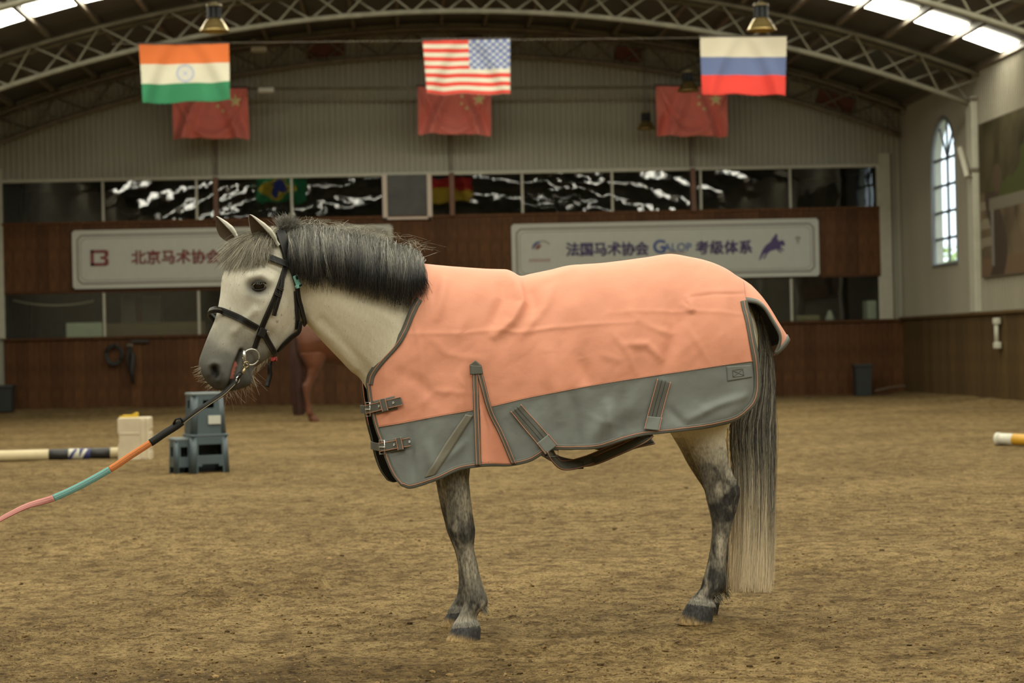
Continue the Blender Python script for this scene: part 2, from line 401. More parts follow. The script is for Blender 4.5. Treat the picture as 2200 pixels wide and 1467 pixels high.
def plank_row(parent, x0, x1, z0, z1, wdt, mats, place='back', thick=.05):
    n = int(round((x1 - x0) / wdt)); wdt = (x1 - x0) / n
    for i in range(n):
        mi = RNG.integers(len(mats)); key = (round(wdt, 4), round(z1 - z0, 4), mi, place)
        if key not in plank:
            b = MB().box((.0015, 0, 0), (wdt - .0015, thick, z1 - z0), .003)
            plank[key] = b.data('plank', mats[mi])
        j = RNG.uniform(0, .006)
        if place == 'back': link('plank', plank[key], parent, (x0 + i * wdt, D - thick - .02 - j, z0))
        elif place == 'left': link('plank', plank[key], parent, (XL + thick + .03 + j, x0 + i * wdt, z0), math.pi / 2)
        else: link('plank', plank[key], parent, (XR - thick - .06 + thick - j, x0 + (i + 1) * wdt, z0), -math.pi / 2)
plank_row(wb, GX0, XR - .06, -.3, ZK, .21, M_WOOD)
plank_row(wb, GX0, GX1, ZM0, ZM1, .21, M_WOOD)
obj('backing_sheet', [(GX0 - .3, D + .01, -.4), (XR, D + .01, -.4), (XR, D + .01, ZK), (GX0 - .3, D + .01, ZK), (GX0, D + .01, ZM0), (GX1, D + .01, ZM0), (GX1, D + .01, ZM1), (GX0, D + .01, ZM1)], [(0, 1, 2, 3), (4, 5, 6, 7)], M_WOOD[2], wb)
# caps and sills
MB().box((GX0, D - .12, ZK - .03), (XR - .05, D + .05, ZK + .02), .006).build('sill', M_WOOD[2], wb)
MB().box((GX0, D - .10, ZM1 - .02), (GX1, D + .05, ZM1 + .03), .006).build('sill', M_WOOD[1], wb)
MB().box((GX0, D - .08, ZM0 - .03), (GX1, D + .05, ZM0 + .02), .006).build('lintel', M_WOOD[2], wb)
MB().box((GX0, D - .06, ZU - .015), (GX1, D + .05, ZU + .05), .006).build('lintel', M_TRIM, wb)
for x0, x1 in ((-7.62, -7.42), (8.88, 9.10)):
    MB().box((x0, D - .09, ZK + .02), (x1, D - .02, ZU + .25), .008).build('jamb', M_TRIM, wb)
for px in (457, 963, 1480):                     # dark seam posts over the flags' wall, brown posts between the windows
    x = on_y(px + 8, 430, D)[0]
    MB().box((x - .045, D - .16, ZM1), (x + .045, D - .02, ZU + .02), .006).build('post', M_POST, wb)
    MB().box((x - .03, D - .055, ZU + .05), (x + .02, D - .02, arc_z(x, AR)), .004).build('seam_batten', M_STEEL_D, wb)
# gallery rooms behind the glass
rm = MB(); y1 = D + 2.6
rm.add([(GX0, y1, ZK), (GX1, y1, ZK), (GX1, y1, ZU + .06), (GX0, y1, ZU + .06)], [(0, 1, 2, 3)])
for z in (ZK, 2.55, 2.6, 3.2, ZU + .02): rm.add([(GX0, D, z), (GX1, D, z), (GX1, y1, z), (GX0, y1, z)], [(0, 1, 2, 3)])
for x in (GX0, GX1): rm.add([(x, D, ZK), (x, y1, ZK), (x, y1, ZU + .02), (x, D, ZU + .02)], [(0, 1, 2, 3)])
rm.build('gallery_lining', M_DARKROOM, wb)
# windows
def window_row(idx, z0, z1, mull, glass_m, skip=None, fr=.022):
    edges = [GX0 + .02] + mull + [GX1 - .02]; w_ = None
    for a, b in zip(edges, edges[1:]):
        w_ = obj('window_%d' % idx, [(a, D - .035, z0), (b, D - .035, z0), (b, D - .035, z1), (a, D - .035, z1)], [(0, 1, 2, 3)], glass_m)
        tag(w_, kind='structure'); w_['label'] = 'dark reflecting gallery window pane in the back wall'; idx += 1
        MB().box((b - fr, D - .06, z0), (b + fr, D - .03, z1), .004).build('mullion', M_TRIM, w_)
    return idx
up = [on_y(p, 425, D)[0] for p in (222, 423, 467 + 0, 627, 825, 925, 1122, 1315, 1505, 1697)]
idx = window_row(1, ZM1 + .03, ZU - .02, up, G_GALLERY)
lo = [on_y(p, 670, D)[0] for p in (225, 428, 640, 1000, 1350, 1700)]
idx = window_row(idx, ZK + .02, ZM0 - .03, lo, G_LOWER)
# the white-framed hatch in the upper row
xa, xb = on_y(822, 430, D)[0], on_y(928, 430, D)[0]; hz0, hz1 = 3.45, 4.285
hf = MB()
for lo_, hi_ in (((xa, hz0), (xa + .09, hz1)), ((xb - .09, hz0), (xb, hz1)), ((xa, hz0), (xb, hz0 + .05))):
    hf.box((lo_[0], D - .15, lo_[1]), (hi_[0], D - .06, hi_[1]), .008)
hw = hf.build('trim_1', mat('white_frame', (.60, .50, .42), .5)); tag(hw, 'white frame around the square hatch among the upper windows', kind='structure')
MB().box((xa + .09, D - .09, hz0 + .05), (xb - .09, D - .08, hz1), 0).build('mesh_screen', mat('hatch_screen', (.045, .045, .04), .45, var=.3, vscale=4), hw)
# things behind the lower windows
def gal(name, px0, py0, px1, py1, col, label, cat, dep=.5, bev=.02, rough=.6, y0=.35):
    y0 += D; a = on_y(px0, py1, y0); b = on_y(px1, py0, y0)
    o = MB().box((a[0], y0, max(a[2], ZK + .005)), (b[0], y0 + dep, b[2]), bev).build(name, mat('m_' + label[:18], col, rough, var=.08)); tag(o, label, cat); return o
gal('notice_board', 142, 692, 219, 728, (.62, .68, .55), 'pale green board behind the lower left gallery window', 'board', .08)
gal('counter', 225, 690, 440, 724, (.16, .11, .06), 'brown counter behind the lower left gallery window', 'counter', .5)
gal('curtain_panel', 260, 634, 292, 722, (.20, .18, .14), 'grey panel standing behind the lower window by the red post', 'panel', .06, y0=.95)
gal('red_post', 292, 634, 303, 722, (.16, .02, .015), 'narrow red post behind the lower left gallery window', 'post', .06, y0=1.1)
gal('cabinet', 305, 634, 345, 700, (.20, .21, .17), 'grey green cabinet behind the lower window right of the red post', 'cabinet', .4, y0=1.2)
gal('white_box', 1864, 645, 1884, 686, (.62, .66, .56), 'white box at the right end of the lower gallery windows', 'box', .4)
gal('bench_seat', 1715, 676, 1762, 690, (.30, .25, .13), 'low tan seat behind the lower right gallery window', 'seat', .4, .03)
p = on_y(1783, 688, D + .4)
lamp = MB().lathe([(.001, .19), (.03, .19), (.09, .03), (.085, .0), (.001, .0)], (p[0], p[1], max(p[2], ZK + .005)), 16).build('table_lamp', mat('lampshade', (.62, .64, .55), .6), smooth=True); tag(lamp, 'small white cone shaped lamp behind the lower right window', 'lamp')
p0 = on_y(28, 645, D + .25); p1 = on_y(202, 646, D + .25)
gl = [p0 * (1 - t) + p1 * t - np.array([0, 0, .09 * 4 * t * (1 - t)]) for t in np.linspace(0, 1, 14)]
o = MB().tube(gl, .018, 6).build('curved_rail', mat('rail', (.5, .46, .36), .5), smooth=True); tag(o, 'thin sagging pale rail behind the lower left window', 'rail')

# ---- right wall with the arched window
wy0, wy1 = 33.30, 34.90; wyc = (wy0 + wy1) / 2; wz0, wz1 = 2.30, 4.05; wr = (wy1 - wy0) / 2; wtop = 4.84
def arch_z(y):
    t = min(1, abs(y - wyc) / wr); return wz1 + (wtop - wz1) * math.sqrt(max(0, 1 - t * t))
ZE = 5.62
def rsegs(u, a, b):
    if wy0 < u < wy1: return [(ZK, wz0), ((arch_z(a), arch_z(b)), ZE)]
    return [(ZK, ZE)]
wr_o = corrugated('wall_right', YF, D, .105, .028, rsegs, lambda u, z, d: (XR - d, u, z), M_METAL_R)
tag(wr_o, 'pale ribbed metal side wall with an arched window', kind='structure')
plank_row(wr_o, 24.0, D - .05, -.3, ZK + .02, .30, M_WOOD_R, 'right')
obj('backing_sheet', [(XR + .005, 20, -.4), (XR + .005, D, -.4), (XR + .005, D, ZK + .03), (XR + .005, 20, ZK + .03)], [(0, 1, 2, 3)], M_WOOD_R[2], wr_o)
MB().box((XR - .10, YF, -.3), (XR - .05, 24.0, ZK + .02)).build('kickboard', M_WOOD_R[0], wr_o)
MB().box((XR - .13, YF, ZK), (XR, D - .05, ZK + .05), .006).build('sill', M_WOOD_R[1], wr_o)
# window 1: frame, bars, panes
wf = empty('window_%d' % idx); tag(wf, 'tall arched window with small panes in the side wall', kind='structure')
fr = MB(); A_ = [(wyc - wr * math.cos(t), wz1 + (wtop - wz1) * math.sin(t)) for t in np.linspace(0, math.pi, 25)]
outl = [(wy0, wz0)] + A_ + [(wy1, wz0), (wy0, wz0)]
fr.tube([(XR - .01, y, z) for y, z in outl], .045, 6)
fr.build('frame', mat('window_steel', (.20, .21, .21), .5), wf)
reveal = []
for (ya, za), (yb, zb) in zip(outl, outl[1:]): reveal.append([(XR - .03, ya, za), (XR - .03, yb, zb), (XR + .16, yb, zb), (XR + .16, ya, za)])
rv = MB()
for q in reveal: rv.add(q, [(0, 1, 2, 3)])
rv.build('reveal', M_TRIM, wf)
M_BAR = mat('window_bar', (.10, .11, .11), .5)
zs = [wz0 + (wz1 - wz0 + .10) * k / 4 for k in range(1, 5)]
for z in zs: MB().box((XR + .03, wy0, z - .022), (XR + .07, wy1, z + .022)).build('glazing_bar', M_BAR, wf)
MB().box((XR + .03, wyc - .022, wz0), (XR + .07, wyc + .022, wz1 + .1)).build('glazing_bar', M_BAR, wf)
for an in (55, 90, 125):
    e = (wyc - wr * math.cos(math.radians(an)) * .98, wz1 + (wtop - wz1) * math.sin(math.radians(an)) * .98)
    MB().tube([(XR + .05, wyc, wz1 + .1), (XR + .05, e[0], e[1])], .022, 6).build('glazing_bar', M_BAR, wf)
cols_ = [wz0] + zs
for za, zb in zip(cols_, cols_[1:]):
    for ya, yb in ((wy0, wyc), (wyc, wy1)): obj('pane', [(XR + .05, ya, za), (XR + .05, yb, za), (XR + .05, yb, zb), (XR + .05, ya, zb)], [(0, 1, 2, 3)], G_CLEAR, wf)
fan = [(XR + .05, y, z) for y, z in A_ if z > wz1 + .1]
k = len(fan); h = k // 2
obj('pane', [(XR + .05, wyc, wz1 + .1)] + fan[:h + 1], [tuple(range(h + 2))], G_CLEAR, wf); obj('pane', [(XR + .05, wyc, wz1 + .1)] + fan[h:], [tuple(range(k - h + 1))], G_CLEAR, wf)
# hedge outside the window
hp = RNG.standard_normal((1500, 3)); hp /= np.linalg.norm(hp, axis=1)[:, None]; hv = []; hfc = []
for i, q in enumerate(hp):
    c = np.array([13.2, 47.5, 1.3]) + q * [1.6, 7, 2.0] * RNG.uniform(.8, 1.0); s = .22 * RNG.uniform(.5, 1.2); a = RNG.standard_normal(3); b = np.cross(a, q); a = np.cross(b, q)
    a *= s / np.linalg.norm(a); b *= s / np.linalg.norm(b); k = len(hv); hv += [c - a, c + b * .6, c + a, c - b * .6]; hfc.append((k, k + 1, k + 2, k + 3))
o = obj('hedge', hv, hfc, mat('hedge_leaf', (.42, .52, .16), .6, var=.3)); tag(o, 'sunlit green hedge glimpsed outside the arched window', 'hedge', kind='stuff')
MB().box((XR + .5, 20, -.4), (40, 75, -.3)).build('ground_outside', mat('outside_gravel', (.40, .38, .28), .9)); tag(bpy.data.objects['ground_outside'], 'pale ground outside the arched window', kind='structure')
# pilasters on the right wall
for i, Y in enumerate((32.1, 27.2, 22.3, 17.4)):
    o = MB().box((XR - .14, Y - .17, ZK + .05), (XR - .03, Y + .17, 4.95), .01).build('trim_%d' % (2 + i), M_TRIM); tag(o, 'pale boxed column on the side wall under a roof truss', kind='structure')
    for z in (3.75, 4.9): MB().box((XR - .16, Y - .19, z - .03), (XR - .03, Y + .19, z + .03), .006).build('clamp_band', M_STEEL_D, o)
# left wall and the wall behind the camera (seen only in reflections)
o = corrugated('wall_left', YF, D, .42, .028, lambda u, a, b: [(-.3, ZE)], lambda u, z, d: (XL + d, u, z), M_METAL_R); tag(o, 'ribbed metal wall on the left side of the arena', kind='structure')
plank_row(o, 24.0, D - .05, -.3, ZK + .02, .30, M_WOOD_R, 'left'); MB().box((XL + .03, YF, -.3), (XL + .08, 24.0, ZK + .02)).build('kickboard', M_WOOD_R[0], o); MB().box((XL, YF, ZK), (XL + .13, D - .05, ZK + .05), .006).build('sill', M_WOOD_R[1], o)
o = corrugated('wall_front', XL, XR, .42, .028, lambda u, a, b: [(-.3, (arc_z(a, ROOF) + .06, arc_z(b, ROOF) + .06))], lambda u, z, d: (u, YF + d, z), M_METAL); tag(o, 'ribbed metal end wall behind the photographer', kind='structure')

# ---- roof
TH0 = math.asin((XL - AX) / ROOF); TH1 = -TH0
ths = np.linspace(TH0 * 1.01, TH1 * 1.01, 48)
rv_ = [(AX + ROOF * math.sin(t), y, AZ + ROOF * math.cos(t)) for t in ths for y in (YF, D)]
ceil = obj('ceiling', rv_, [(i * 2, i * 2 + 1, i * 2 + 3, i * 2 + 2) for i in range(len(ths) - 1)], M_ROOF, smooth=True); tag(ceil, 'dark arched sheet roof over the arena', kind='structure')
NP = 22; pth = np.linspace(TH0, TH1, NP + 1)
for t in pth:
    c = np.array([AX + (ROOF - .07) * math.sin(t), 0, AZ + (ROOF - .07) * math.cos(t)])
    o = MB().box((-.03, YF, -.06), (.03, D, .06)).build('purlin', M_STEEL_D, ceil); o.location = c; o.rotation_euler[1] = t
M_SKYL = mat('translucent_roof_sheet', (.8, .8, .75), .5, emit=SKYLIGHT_COL, estr=SKYLIGHT)
SK_ORD = dict(zip((30.05, 25.2, 20.3, 15.4, 10.5, 5.6, .7, -4.2), ('first', 'second', 'third', 'fourth', 'fifth', 'sixth', 'seventh', 'eighth')))
for Yc in (30.05, 25.2, 20.3, 15.4, 10.5, 5.6, .7, -4.2):
    st = empty('skylight_strip', (AX, Yc, 0)); tag(st, 'glowing skylight strip crossing the roof, %s from the back wall' % SK_ORD[Yc], 'skylight', 'skylight strips in the roof')
    for ta, tb in zip(pth, pth[1:]):
        g = .05 / ROOF; q = [((ROOF - .03) * math.sin(t), y, AZ + (ROOF - .03) * math.cos(t)) for t in (ta + g, tb - g) for y in (-.46, .46)]
        obj('skylight_panel', q, [(0, 1, 3, 2)], M_SKYL, st)

# ---- trusses
rod = MB().tube([(0, 0, 0), (0, 0, 1)], 1, 6).data('brace', M_STEEL); rod2 = MB().tube([(0, 0, 0), (0, 0, 1)], 1, 6).data('brace', M_STEEL_D)
def place_rod(me, a, b, r, parent, name='brace'):
    a = Vector(a); b = Vector(b); o = link(name, me, parent, a); d = b - a
    o.rotation_euler = d.to_track_quat('Z', 'Y').to_euler(); o.scale = (r, r, d.length); return o
def truss(Y, label, single=True, spread=.22, m=M_STEEL, rd=rod):
    t = empty('roof_truss', (AX, Y, 0)); tag(t, label, 'truss', 'arched roof trusses')
    th = math.asin((XR - AX - .1) / AR); tt = np.linspace(-th, th, 60)
    def pt(a, r, y): return np.array([r * math.sin(a), y, AZ + r * math.cos(a)])
    MB().tube([pt(a, AR, 0) for a in tt], .048, 6).build('bottom_chord', m, t, True)
    for s in (-1, 1): MB().tube([pt(a, AR + .45, s * spread) for a in tt], .04, 6).build('top_chord', m, t, True)
    n = 32; nodes = np.linspace(-th, th, n + 1); mb = MB()
    for s in (-1, 1):
        for i in range(n):
            a, b = (pt(nodes[i], AR, 0), pt(nodes[i + 1], AR + .45, s * spread)) if (i + (s > 0)) % 2 else (pt(nodes[i], AR + .45, s * spread), pt(nodes[i + 1], AR, 0))
            if single: place_rod(rd, a, b, .018, t)
            else: mb.tube([a, b], .02, 5)
    if not single: tag(mb.build('bracing', m, t), kind='stuff')
    return t
truss(TRUSS_Y[0], 'dusty arched roof truss against the back wall', m=M_STEEL_D, rd=rod2)
truss(TRUSS_Y[1], 'pale arched lattice roof truss above the hanging flags')
truss(TRUSS_Y[2], 'arched lattice roof truss just in front of the bright skylight strip')
for Y, w_ in zip(TRUSS_Y[3:], ('fourth', 'fifth', 'sixth', 'seventh', 'eighth')): truss(Y, 'arched lattice roof truss overhead, %s from the back wall' % w_, single=False)
# boards stuck behind the back truss
for px, py, w_, c, wh in ((1010, 74, .5, (.16, .05, .03), 'above the striped flag'), (700, 100, .7, (.15, .05, .03), 'between the left and middle flags'), (1350, 100, .5, (.15, .05, .03), 'between the middle and right flags'), (1795, 205, .7, (.15, .05, .03), 'right of the front flags'), (1715, 178, .40, (.30, .28, .2), 'pale, beside the right flag')):
    p = on_y(px, py + 15, D - .1); rr = AR + .24; a_ = math.asin((p[0] - AX) / rr)
    o = MB().box((-w_ / 2, -.02, -.13), (w_ / 2, .02, .13), .004).build('infill_board', mat('board_%d' % px, c, .7, var=.2), loc=(p[0], D - .09, AZ + rr * math.cos(a_))); o.rotation_euler[1] = a_
    tag(o, 'short infill board in the back truss, ' + wh, 'board', 'infill boards behind the back truss')
# tie rods and flag lines
def rodline(name, Y, pl, pr, r, m, label, cat):
    a = on_y(*pl, Y); b = on_y(*pr, Y); d = (b - a) / (b[0] - a[0])
    hx = math.sqrt((AR + .1) ** 2 - (a[2] - AZ) ** 2) - .05; A_ = a + d * (AX - hx - a[0]); B_ = a + d * (AX + hx - a[0]); o = MB().tube([A_, B_], r, 8).build(name, m, smooth=True); tag(o, label, cat); return o
rodline('tie_rod', 36.3, (150, 192), (1900, 186), .028, M_STEEL, 'long thin steel tie rod across the arena carrying the red flags', 'rod')
rodline('flag_line', 31.62, (298, 94), (1690, 79), .004, M_STEEL_D, 'thin line across the arena carrying the three front flags', 'line')

# ================================================================== flags
def star_mask(u, v, cx, cy, R, rot=0, asp=1.5):
    x = (u - cx) * asp; y = v - cy; a = np.arctan2(x, y) + rot; r = np.hypot(x, y)
    k = 2 * math.pi / 5; a = (a + k / 2) % k - k / 2; a = np.abs(a)
    ri = R * .382; A = np.array([R, 0.0]); B = np.array([ri * math.cos(k / 2), ri * math.sin(k / 2)])
    X, Y_ = r * np.cos(a), r * np.sin(a); e = (B[0] - A[0]) * (Y_ - A[1]) - (B[1] - A[1]) * (X - A[0])
    return e > 0
def mixc(c, m_, col): c[m_] = col
def flag_india(u, v):
    c = np.zeros((len(u), 3)); c[:] = (.52, .49, .38); mixc(c, v > 2 / 3, (.55, .13, .03)); mixc(c, v < 1 / 3, (.025, .17, .075))
    r = np.hypot((u - .5) * 1.5, v - .5); a = np.arctan2(v - .5, (u - .5) * 1.5)
    blue = (.30, .33, .42); mixc(c, (r < .155) & (r > .125), blue); mixc(c, r < .03, blue); mixc(c, (r < .125) & (np.cos(a * 24) > .3), (.40, .42, .46)); return c
def flag_usa(u, v):                               # seen from its back: blue field on the right
    c = np.zeros((len(u), 3)); k = np.floor((1 - v) * 13).astype(int); c[:] = (.56, .53, .42); mixc(c, k % 2 == 0, (.55, .05, .035))
    f = (u > .52) & (v > 6 / 13); mixc(c, f, (.11, .14, .30))
    s = (u - .52) / .48 * 11; t = (v - 6 / 13) / (7 / 13) * 9; i = np.round(s - .5); j = np.round(t - .5)
    d = np.hypot((s - .5 - i), (t - .5 - j) * 1.0); mixc(c, f & ((i + j) % 2 == 0) & (d < .52), (.40, .42, .42)); return c
def flag_russia(u, v):
    c = np.zeros((len(u), 3)); c[:] = (.10, .13, .25); mixc(c, v > .66, (.53, .48, .37)); mixc(c, v < .34, (.58, .042, .03)); return c
def flag_china(u, v):
    c = np.zeros((len(u), 3)); c[:] = (.84, .235, .195); u = 1 - u; ye = (.85, .78, .40)
    mixc(c, star_mask(u, v, 1 / 6, .75, .15), ye)
    for x, y in ((1 / 3, .9), (.4, .8), (.4, .65), (1 / 3, .55)): mixc(c, star_mask(u, v, x, y, .05, math.atan2(x - 1 / 6, y - .75)), ye)
    return c
def flag_brazil(u, v):
    c = np.zeros((len(u), 3)); c[:] = (.02, .22, .08); d = np.abs(u - .5) / .42 + np.abs(v - .5) / .40; mixc(c, d < 1, (.65, .50, .04)); mixc(c, np.hypot((u - .5) * 1.45, v - .5) < .24, (.03, .05, .25)); return c
def flag_germany(u, v):
    c = np.zeros((len(u), 3)); c[:] = (.60, .03, .02); mixc(c, v > 2 / 3, (.015, .015, .015)); mixc(c, v < 1 / 3, (.72, .48, .04)); return c
def hang_flag(fn, Y, corners, label, seed, fold=1.0):
    tl, tr, br, bl = [on_y(*q, Y) for q in corners]; nu, nv = 132, 90
    U, V_ = np.meshgrid(np.linspace(0, 1, nu), np.linspace(0, 1, nv), indexing='ij'); u = U.ravel(); v = V_.ravel()
    P = ((1 - u) * v)[:, None] * tl + (u * v)[:, None] * tr + (u * (1 - v))[:, None] * br + ((1 - u) * (1 - v))[:, None] * bl
    s = (u - .5) * 2; dp = 1 - v
    # swags hanging from the two pinned upper corners
    ph = np.abs(s) + .55 * (1 - dp) ** 1.3
    y = .05 * fold * np.sin(ph * 9.5 + seed) * np.exp(-((ph - .75) / .35) ** 2) * dp ** .5 + .035 * dp * np.cos(s * 2.2 + seed) + .02 * vnoise(np.c_[u * 4, v * 3 + seed], int(seed))
    for c0, aw in ((.06, .05), (.34, .03)):          # U-shaped swags
        y = y - (fold - 1) * aw * np.exp(-((v - c0 - .95 * np.abs(s) ** 2.3) / .10) ** 2) * dp ** .3
    P[:, 1] += y; P[:, 2] -= .018 * dp * np.cos(s * math.pi / 2) * 0 + .010 * (1 - dp) * (1 - s ** 2)
    P[:, 2] += .012 * dp ** 3 * np.sin(u * 13 + seed)
    r = empty('flag', ((tl[0] + tr[0]) / 2, Y, tl[2]))
    o = obj('flag_cloth', P - np.array(r.location), grid_faces(nu, nv), mat('flag_cloth', attr='col', rough=.75, spec=.2, sheen=.2), r, True, fn(u, v))
    m_ = o.modifiers.new('thickness', 'SOLIDIFY'); m_.thickness = .003
    L0 = np.array(r.location); MB().tube([tl - L0 + [-.02, 0, .012], tr - L0 + [.02, 0, .012]], .013, 8).build('header_rod', mat('header', (.06, .05, .045), .6), r, True)
    tag(r, label, 'flag', 'hanging flags'); return r
hang_flag(flag_india, 31.62, ((298, 95), (492, 94), (495, 216), (307, 223)), 'flag with orange, white and green bands hanging at left', 1)
hang_flag(flag_usa, 31.62, ((908, 86), (1096, 84), (1096, 204), (917, 202)), 'striped flag with blue starred field hanging in the middle', 2)
hang_flag(flag_russia, 31.62, ((1504, 79), (1690, 79), (1688, 205), (1509, 203)), 'flag with white, blue and red bands hanging at right', 3)
hang_flag(flag_china, 36.25, ((369, 188), (532, 189), (535, 298), (372, 298)), 'red flag with yellow stars behind the orange, white and green flag', 4, 2.6)
hang_flag(flag_china, 36.25, ((897, 185), (1055, 187), (1055, 290), (899, 288)), 'red flag with yellow stars behind the striped flag', 5, 2.6)
hang_flag(flag_china, 36.25, ((1409, 184), (1563, 187), (1563, 293), (1411, 292)), 'red flag with yellow stars behind the white, blue and red flag', 6, 2.6)
# two more flags on the next line, seen mirrored in the gallery windows
Yv = 20.0; kk = (2 * D - Yv)
for fn, px, lab in ((flag_brazil, 600, 'green flag with yellow diamond, mirrored in the gallery glass'), (flag_germany, 962, 'black, red and gold flag mirrored in the gallery glass')):
    r = hang_flag(fn, 31.62, ((908, 86), (1096, 84), (1096, 204), (917, 202)), lab, 7)
    q = on_y(px, 392, kk); r.location = (q[0], Yv, r.location[2])
p = on_y(600, 392, kk)
o = MB().tube([(XL, Yv, bpy.data.objects['flag'].location[2] + .0), (XR, Yv, bpy.data.objects['flag'].location[2])], .010, 6).build('flag_line', M_STEEL_D); tag(o, 'thin flag line overhead, mirrored in the gallery glass', 'line')

# ================================================================== lamps
def high_bay(px, py, wpx, Y, label, cord_top=None):
    """py = rim of the reflector, wpx = its width in the photograph"""
    p = on_y(px, py, Y); s = wpx / FP * Y / .50
    t = empty('pendant_lamp', p); t.scale = (s, s, s); tag(t, label, 'lamp', 'pendant arena lamps')
    rf_ = MB().lathe([(.250, 0), (.255, .012), (.235, .03), (.185, .12), (.135, .19), (.115, .21), (.09, .215), (.085, .2), (.13, .175), (.20, .08), (.242, .0), (.250, 0)], n=28); rf_ = rf_.build('reflector', mat('lamp_reflector', (.42, .31, .12), .30, .75, var=.15), t, True)
    hs_ = MB().lathe([(.001, .21), (.11, .21), (.118, .22), (.118, .40), (.10, .42), (.001, .42)], n=20).build('ballast_housing', mat('lamp_black', (.014, .015, .016), .7, spec=.2), t)
    MB().lathe([(.001, .42), (.135, .42), (.135, .435), (.115, .46), (.05, .475), (.04, .50), (.001, .5)], n=20).build('cap', mat('lamp_cap', (.34, .28, .15), .4, .4), t)
    fins = MB()
    for k in range(8):
        q = k * math.pi / 4; fins.tube([(.117 * math.cos(q), .117 * math.sin(q), .22), (.117 * math.cos(q), .117 * math.sin(q), .40)], .008, 5)
    fins.build('housing_ribs', mat('lamp_rib', (.05, .05, .05), .4), hs_)
    MB().lathe([(.001, .06), (.03, .07), (.045, .11), (.03, .17), (.02, .21)], n=12).build('bulb', mat('bulb', (.6, .58, .5), .2), rf_, True)
    ztop = (arc_z(p[0], AR + .4) - p[2]) / s; ln = cord_top if cord_top else ztop
    MB().tube([(0, 0, .5), (.01, 0, (.5 + ln) / 2), (0, 0, ln)], .010, 6).build('suspension_cord', mat('cord', (.05, .045, .04), .6), t, True)
    return t
high_bay(461, 68, 64, 27.6, 'brass coloured pendant lamp above the orange, white and green flag')
high_bay(1636, 66, 64, 27.4, 'brass coloured pendant lamp above the white, blue and red flag')
high_bay(1479, 196, 48, 34.4, 'pendant lamp hanging just left of the white, blue and red flag')
high_bay(1388, 278, 42, 36.55, 'smallest pendant lamp, left of the red flag at right', None)
for px, py, lab in ((556, 104, 'small white box light beside the truss above the left flag'), (572, 192, 'small white box light on the tie rod right of the left flag')):
    p = on_y(px, py, 35.9); t = empty('box_light', p); tag(t, lab, 'light', 'small white box lights')
    MB().box((-.14, -.06, -.055), (.14, .06, .03), .015).build('housing', mat('light_white', (.66, .66, .58), .4), t)
    MB().box((-.12, -.05, -.07), (.12, .05, -.05), .01).build('diffuser', mat('light_lens', (.45, .40, .28), .3), t)
    MB().tube([(-.06, 0, .03), (-.09, 0, .16)], .012, 6).build('bracket', M_STEEL_D, t); MB().box((-.13, -.03, .13), (-.05, .03, .17), .005).build('junction_box', M_STEEL, t)

# ================================================================== signboards
M_SIGN = mat('sign_face', (.47, .48, .42), .45, var=.03); M_SIGNR = mat('sign_edge', (.52, .53, .46), .4)
M_LINE = mat('sign_line', (.22, .18, .16), .5); M_RED = mat('sign_red', (.19, .028, .03), .5); M_NAVY = mat('sign_navy', (.055, .035, .13), .5); M_BLUE = mat('sign_blue', (.06, .10, .28), .5); M_PINK = mat('sign_faint', (.36, .24, .22), .5)
def sign(px0, px1, py_t0, py_t1, hgt, label):
    a = on_y(px0, py_t0, D - .1); b = on_y(px1, py_t1, D - .1); zt = (a[2] + b[2]) / 2; w_ = b[0] - a[0]
    s = empty('signboard', ((a[0] + b[0]) / 2, D - .105, zt - hgt / 2)); tag(s, label, 'sign')
    MB().box((-w_ / 2, -.03, -hgt / 2), (w_ / 2, .03, hgt / 2), .008).build('panel', M_SIGN, s)
    rim = MB()
    for x0, x1, z0, z1 in ((-w_ / 2, w_ / 2, hgt / 2 - .03, hgt / 2), (-w_ / 2, w_ / 2, -hgt / 2, -hgt / 2 + .03), (-w_ / 2, -w_ / 2 + .03, -hgt / 2, hgt / 2), (w_ / 2 - .03, w_ / 2, -hgt / 2, hgt / 2)): rim.box((x0, -.042, z0), (x1, -.028, z1))
    rim.build('rim', M_SIGNR, s)
    for ins, th in ((.095, .028), (.150, .010)):       # double border with cut corners
        X, Z, c = w_ / 2 - ins, hgt / 2 - ins, .075; ol = [(-X + c, -Z), (X - c, -Z), (X, -Z + c), (X, Z - c), (X - c, Z), (-X + c, Z), (-X, Z - c), (-X, -Z + c), (-X + c, -Z)]
        bd = MB()
        for (xa_, za_), (xb_, zb_) in zip(ol, ol[1:]): bd.tube([(xa_, -.03, za_), (xb_, -.03, zb_)], th / 2, 4)
        bd.build('border_line', M_LINE, s)
    return s, w_
def loc_on(s, px, py):
    p = on_y(px, py, D - .14); return (p[0] - s.location[0], -.034, p[2] - s.location[2])
def chars(s, body, px0, px1, py, size, m):
    n = len(body)
    for i, ch in enumerate(body):
        px = px0 + (px1 - px0) * i / (n - 1) if n > 1 else px0
        text('letter', ch, m, size, loc_on(s, px, py + (px - px0) * -.0125), s, bold=.008)
s1, w1 = sign(155, 843, 492, 486, 1.075, 'long white signboard with red lettering and square red emblem')
chars(s1, '北京马术协会', 298, 458, 555, .27, M_RED)
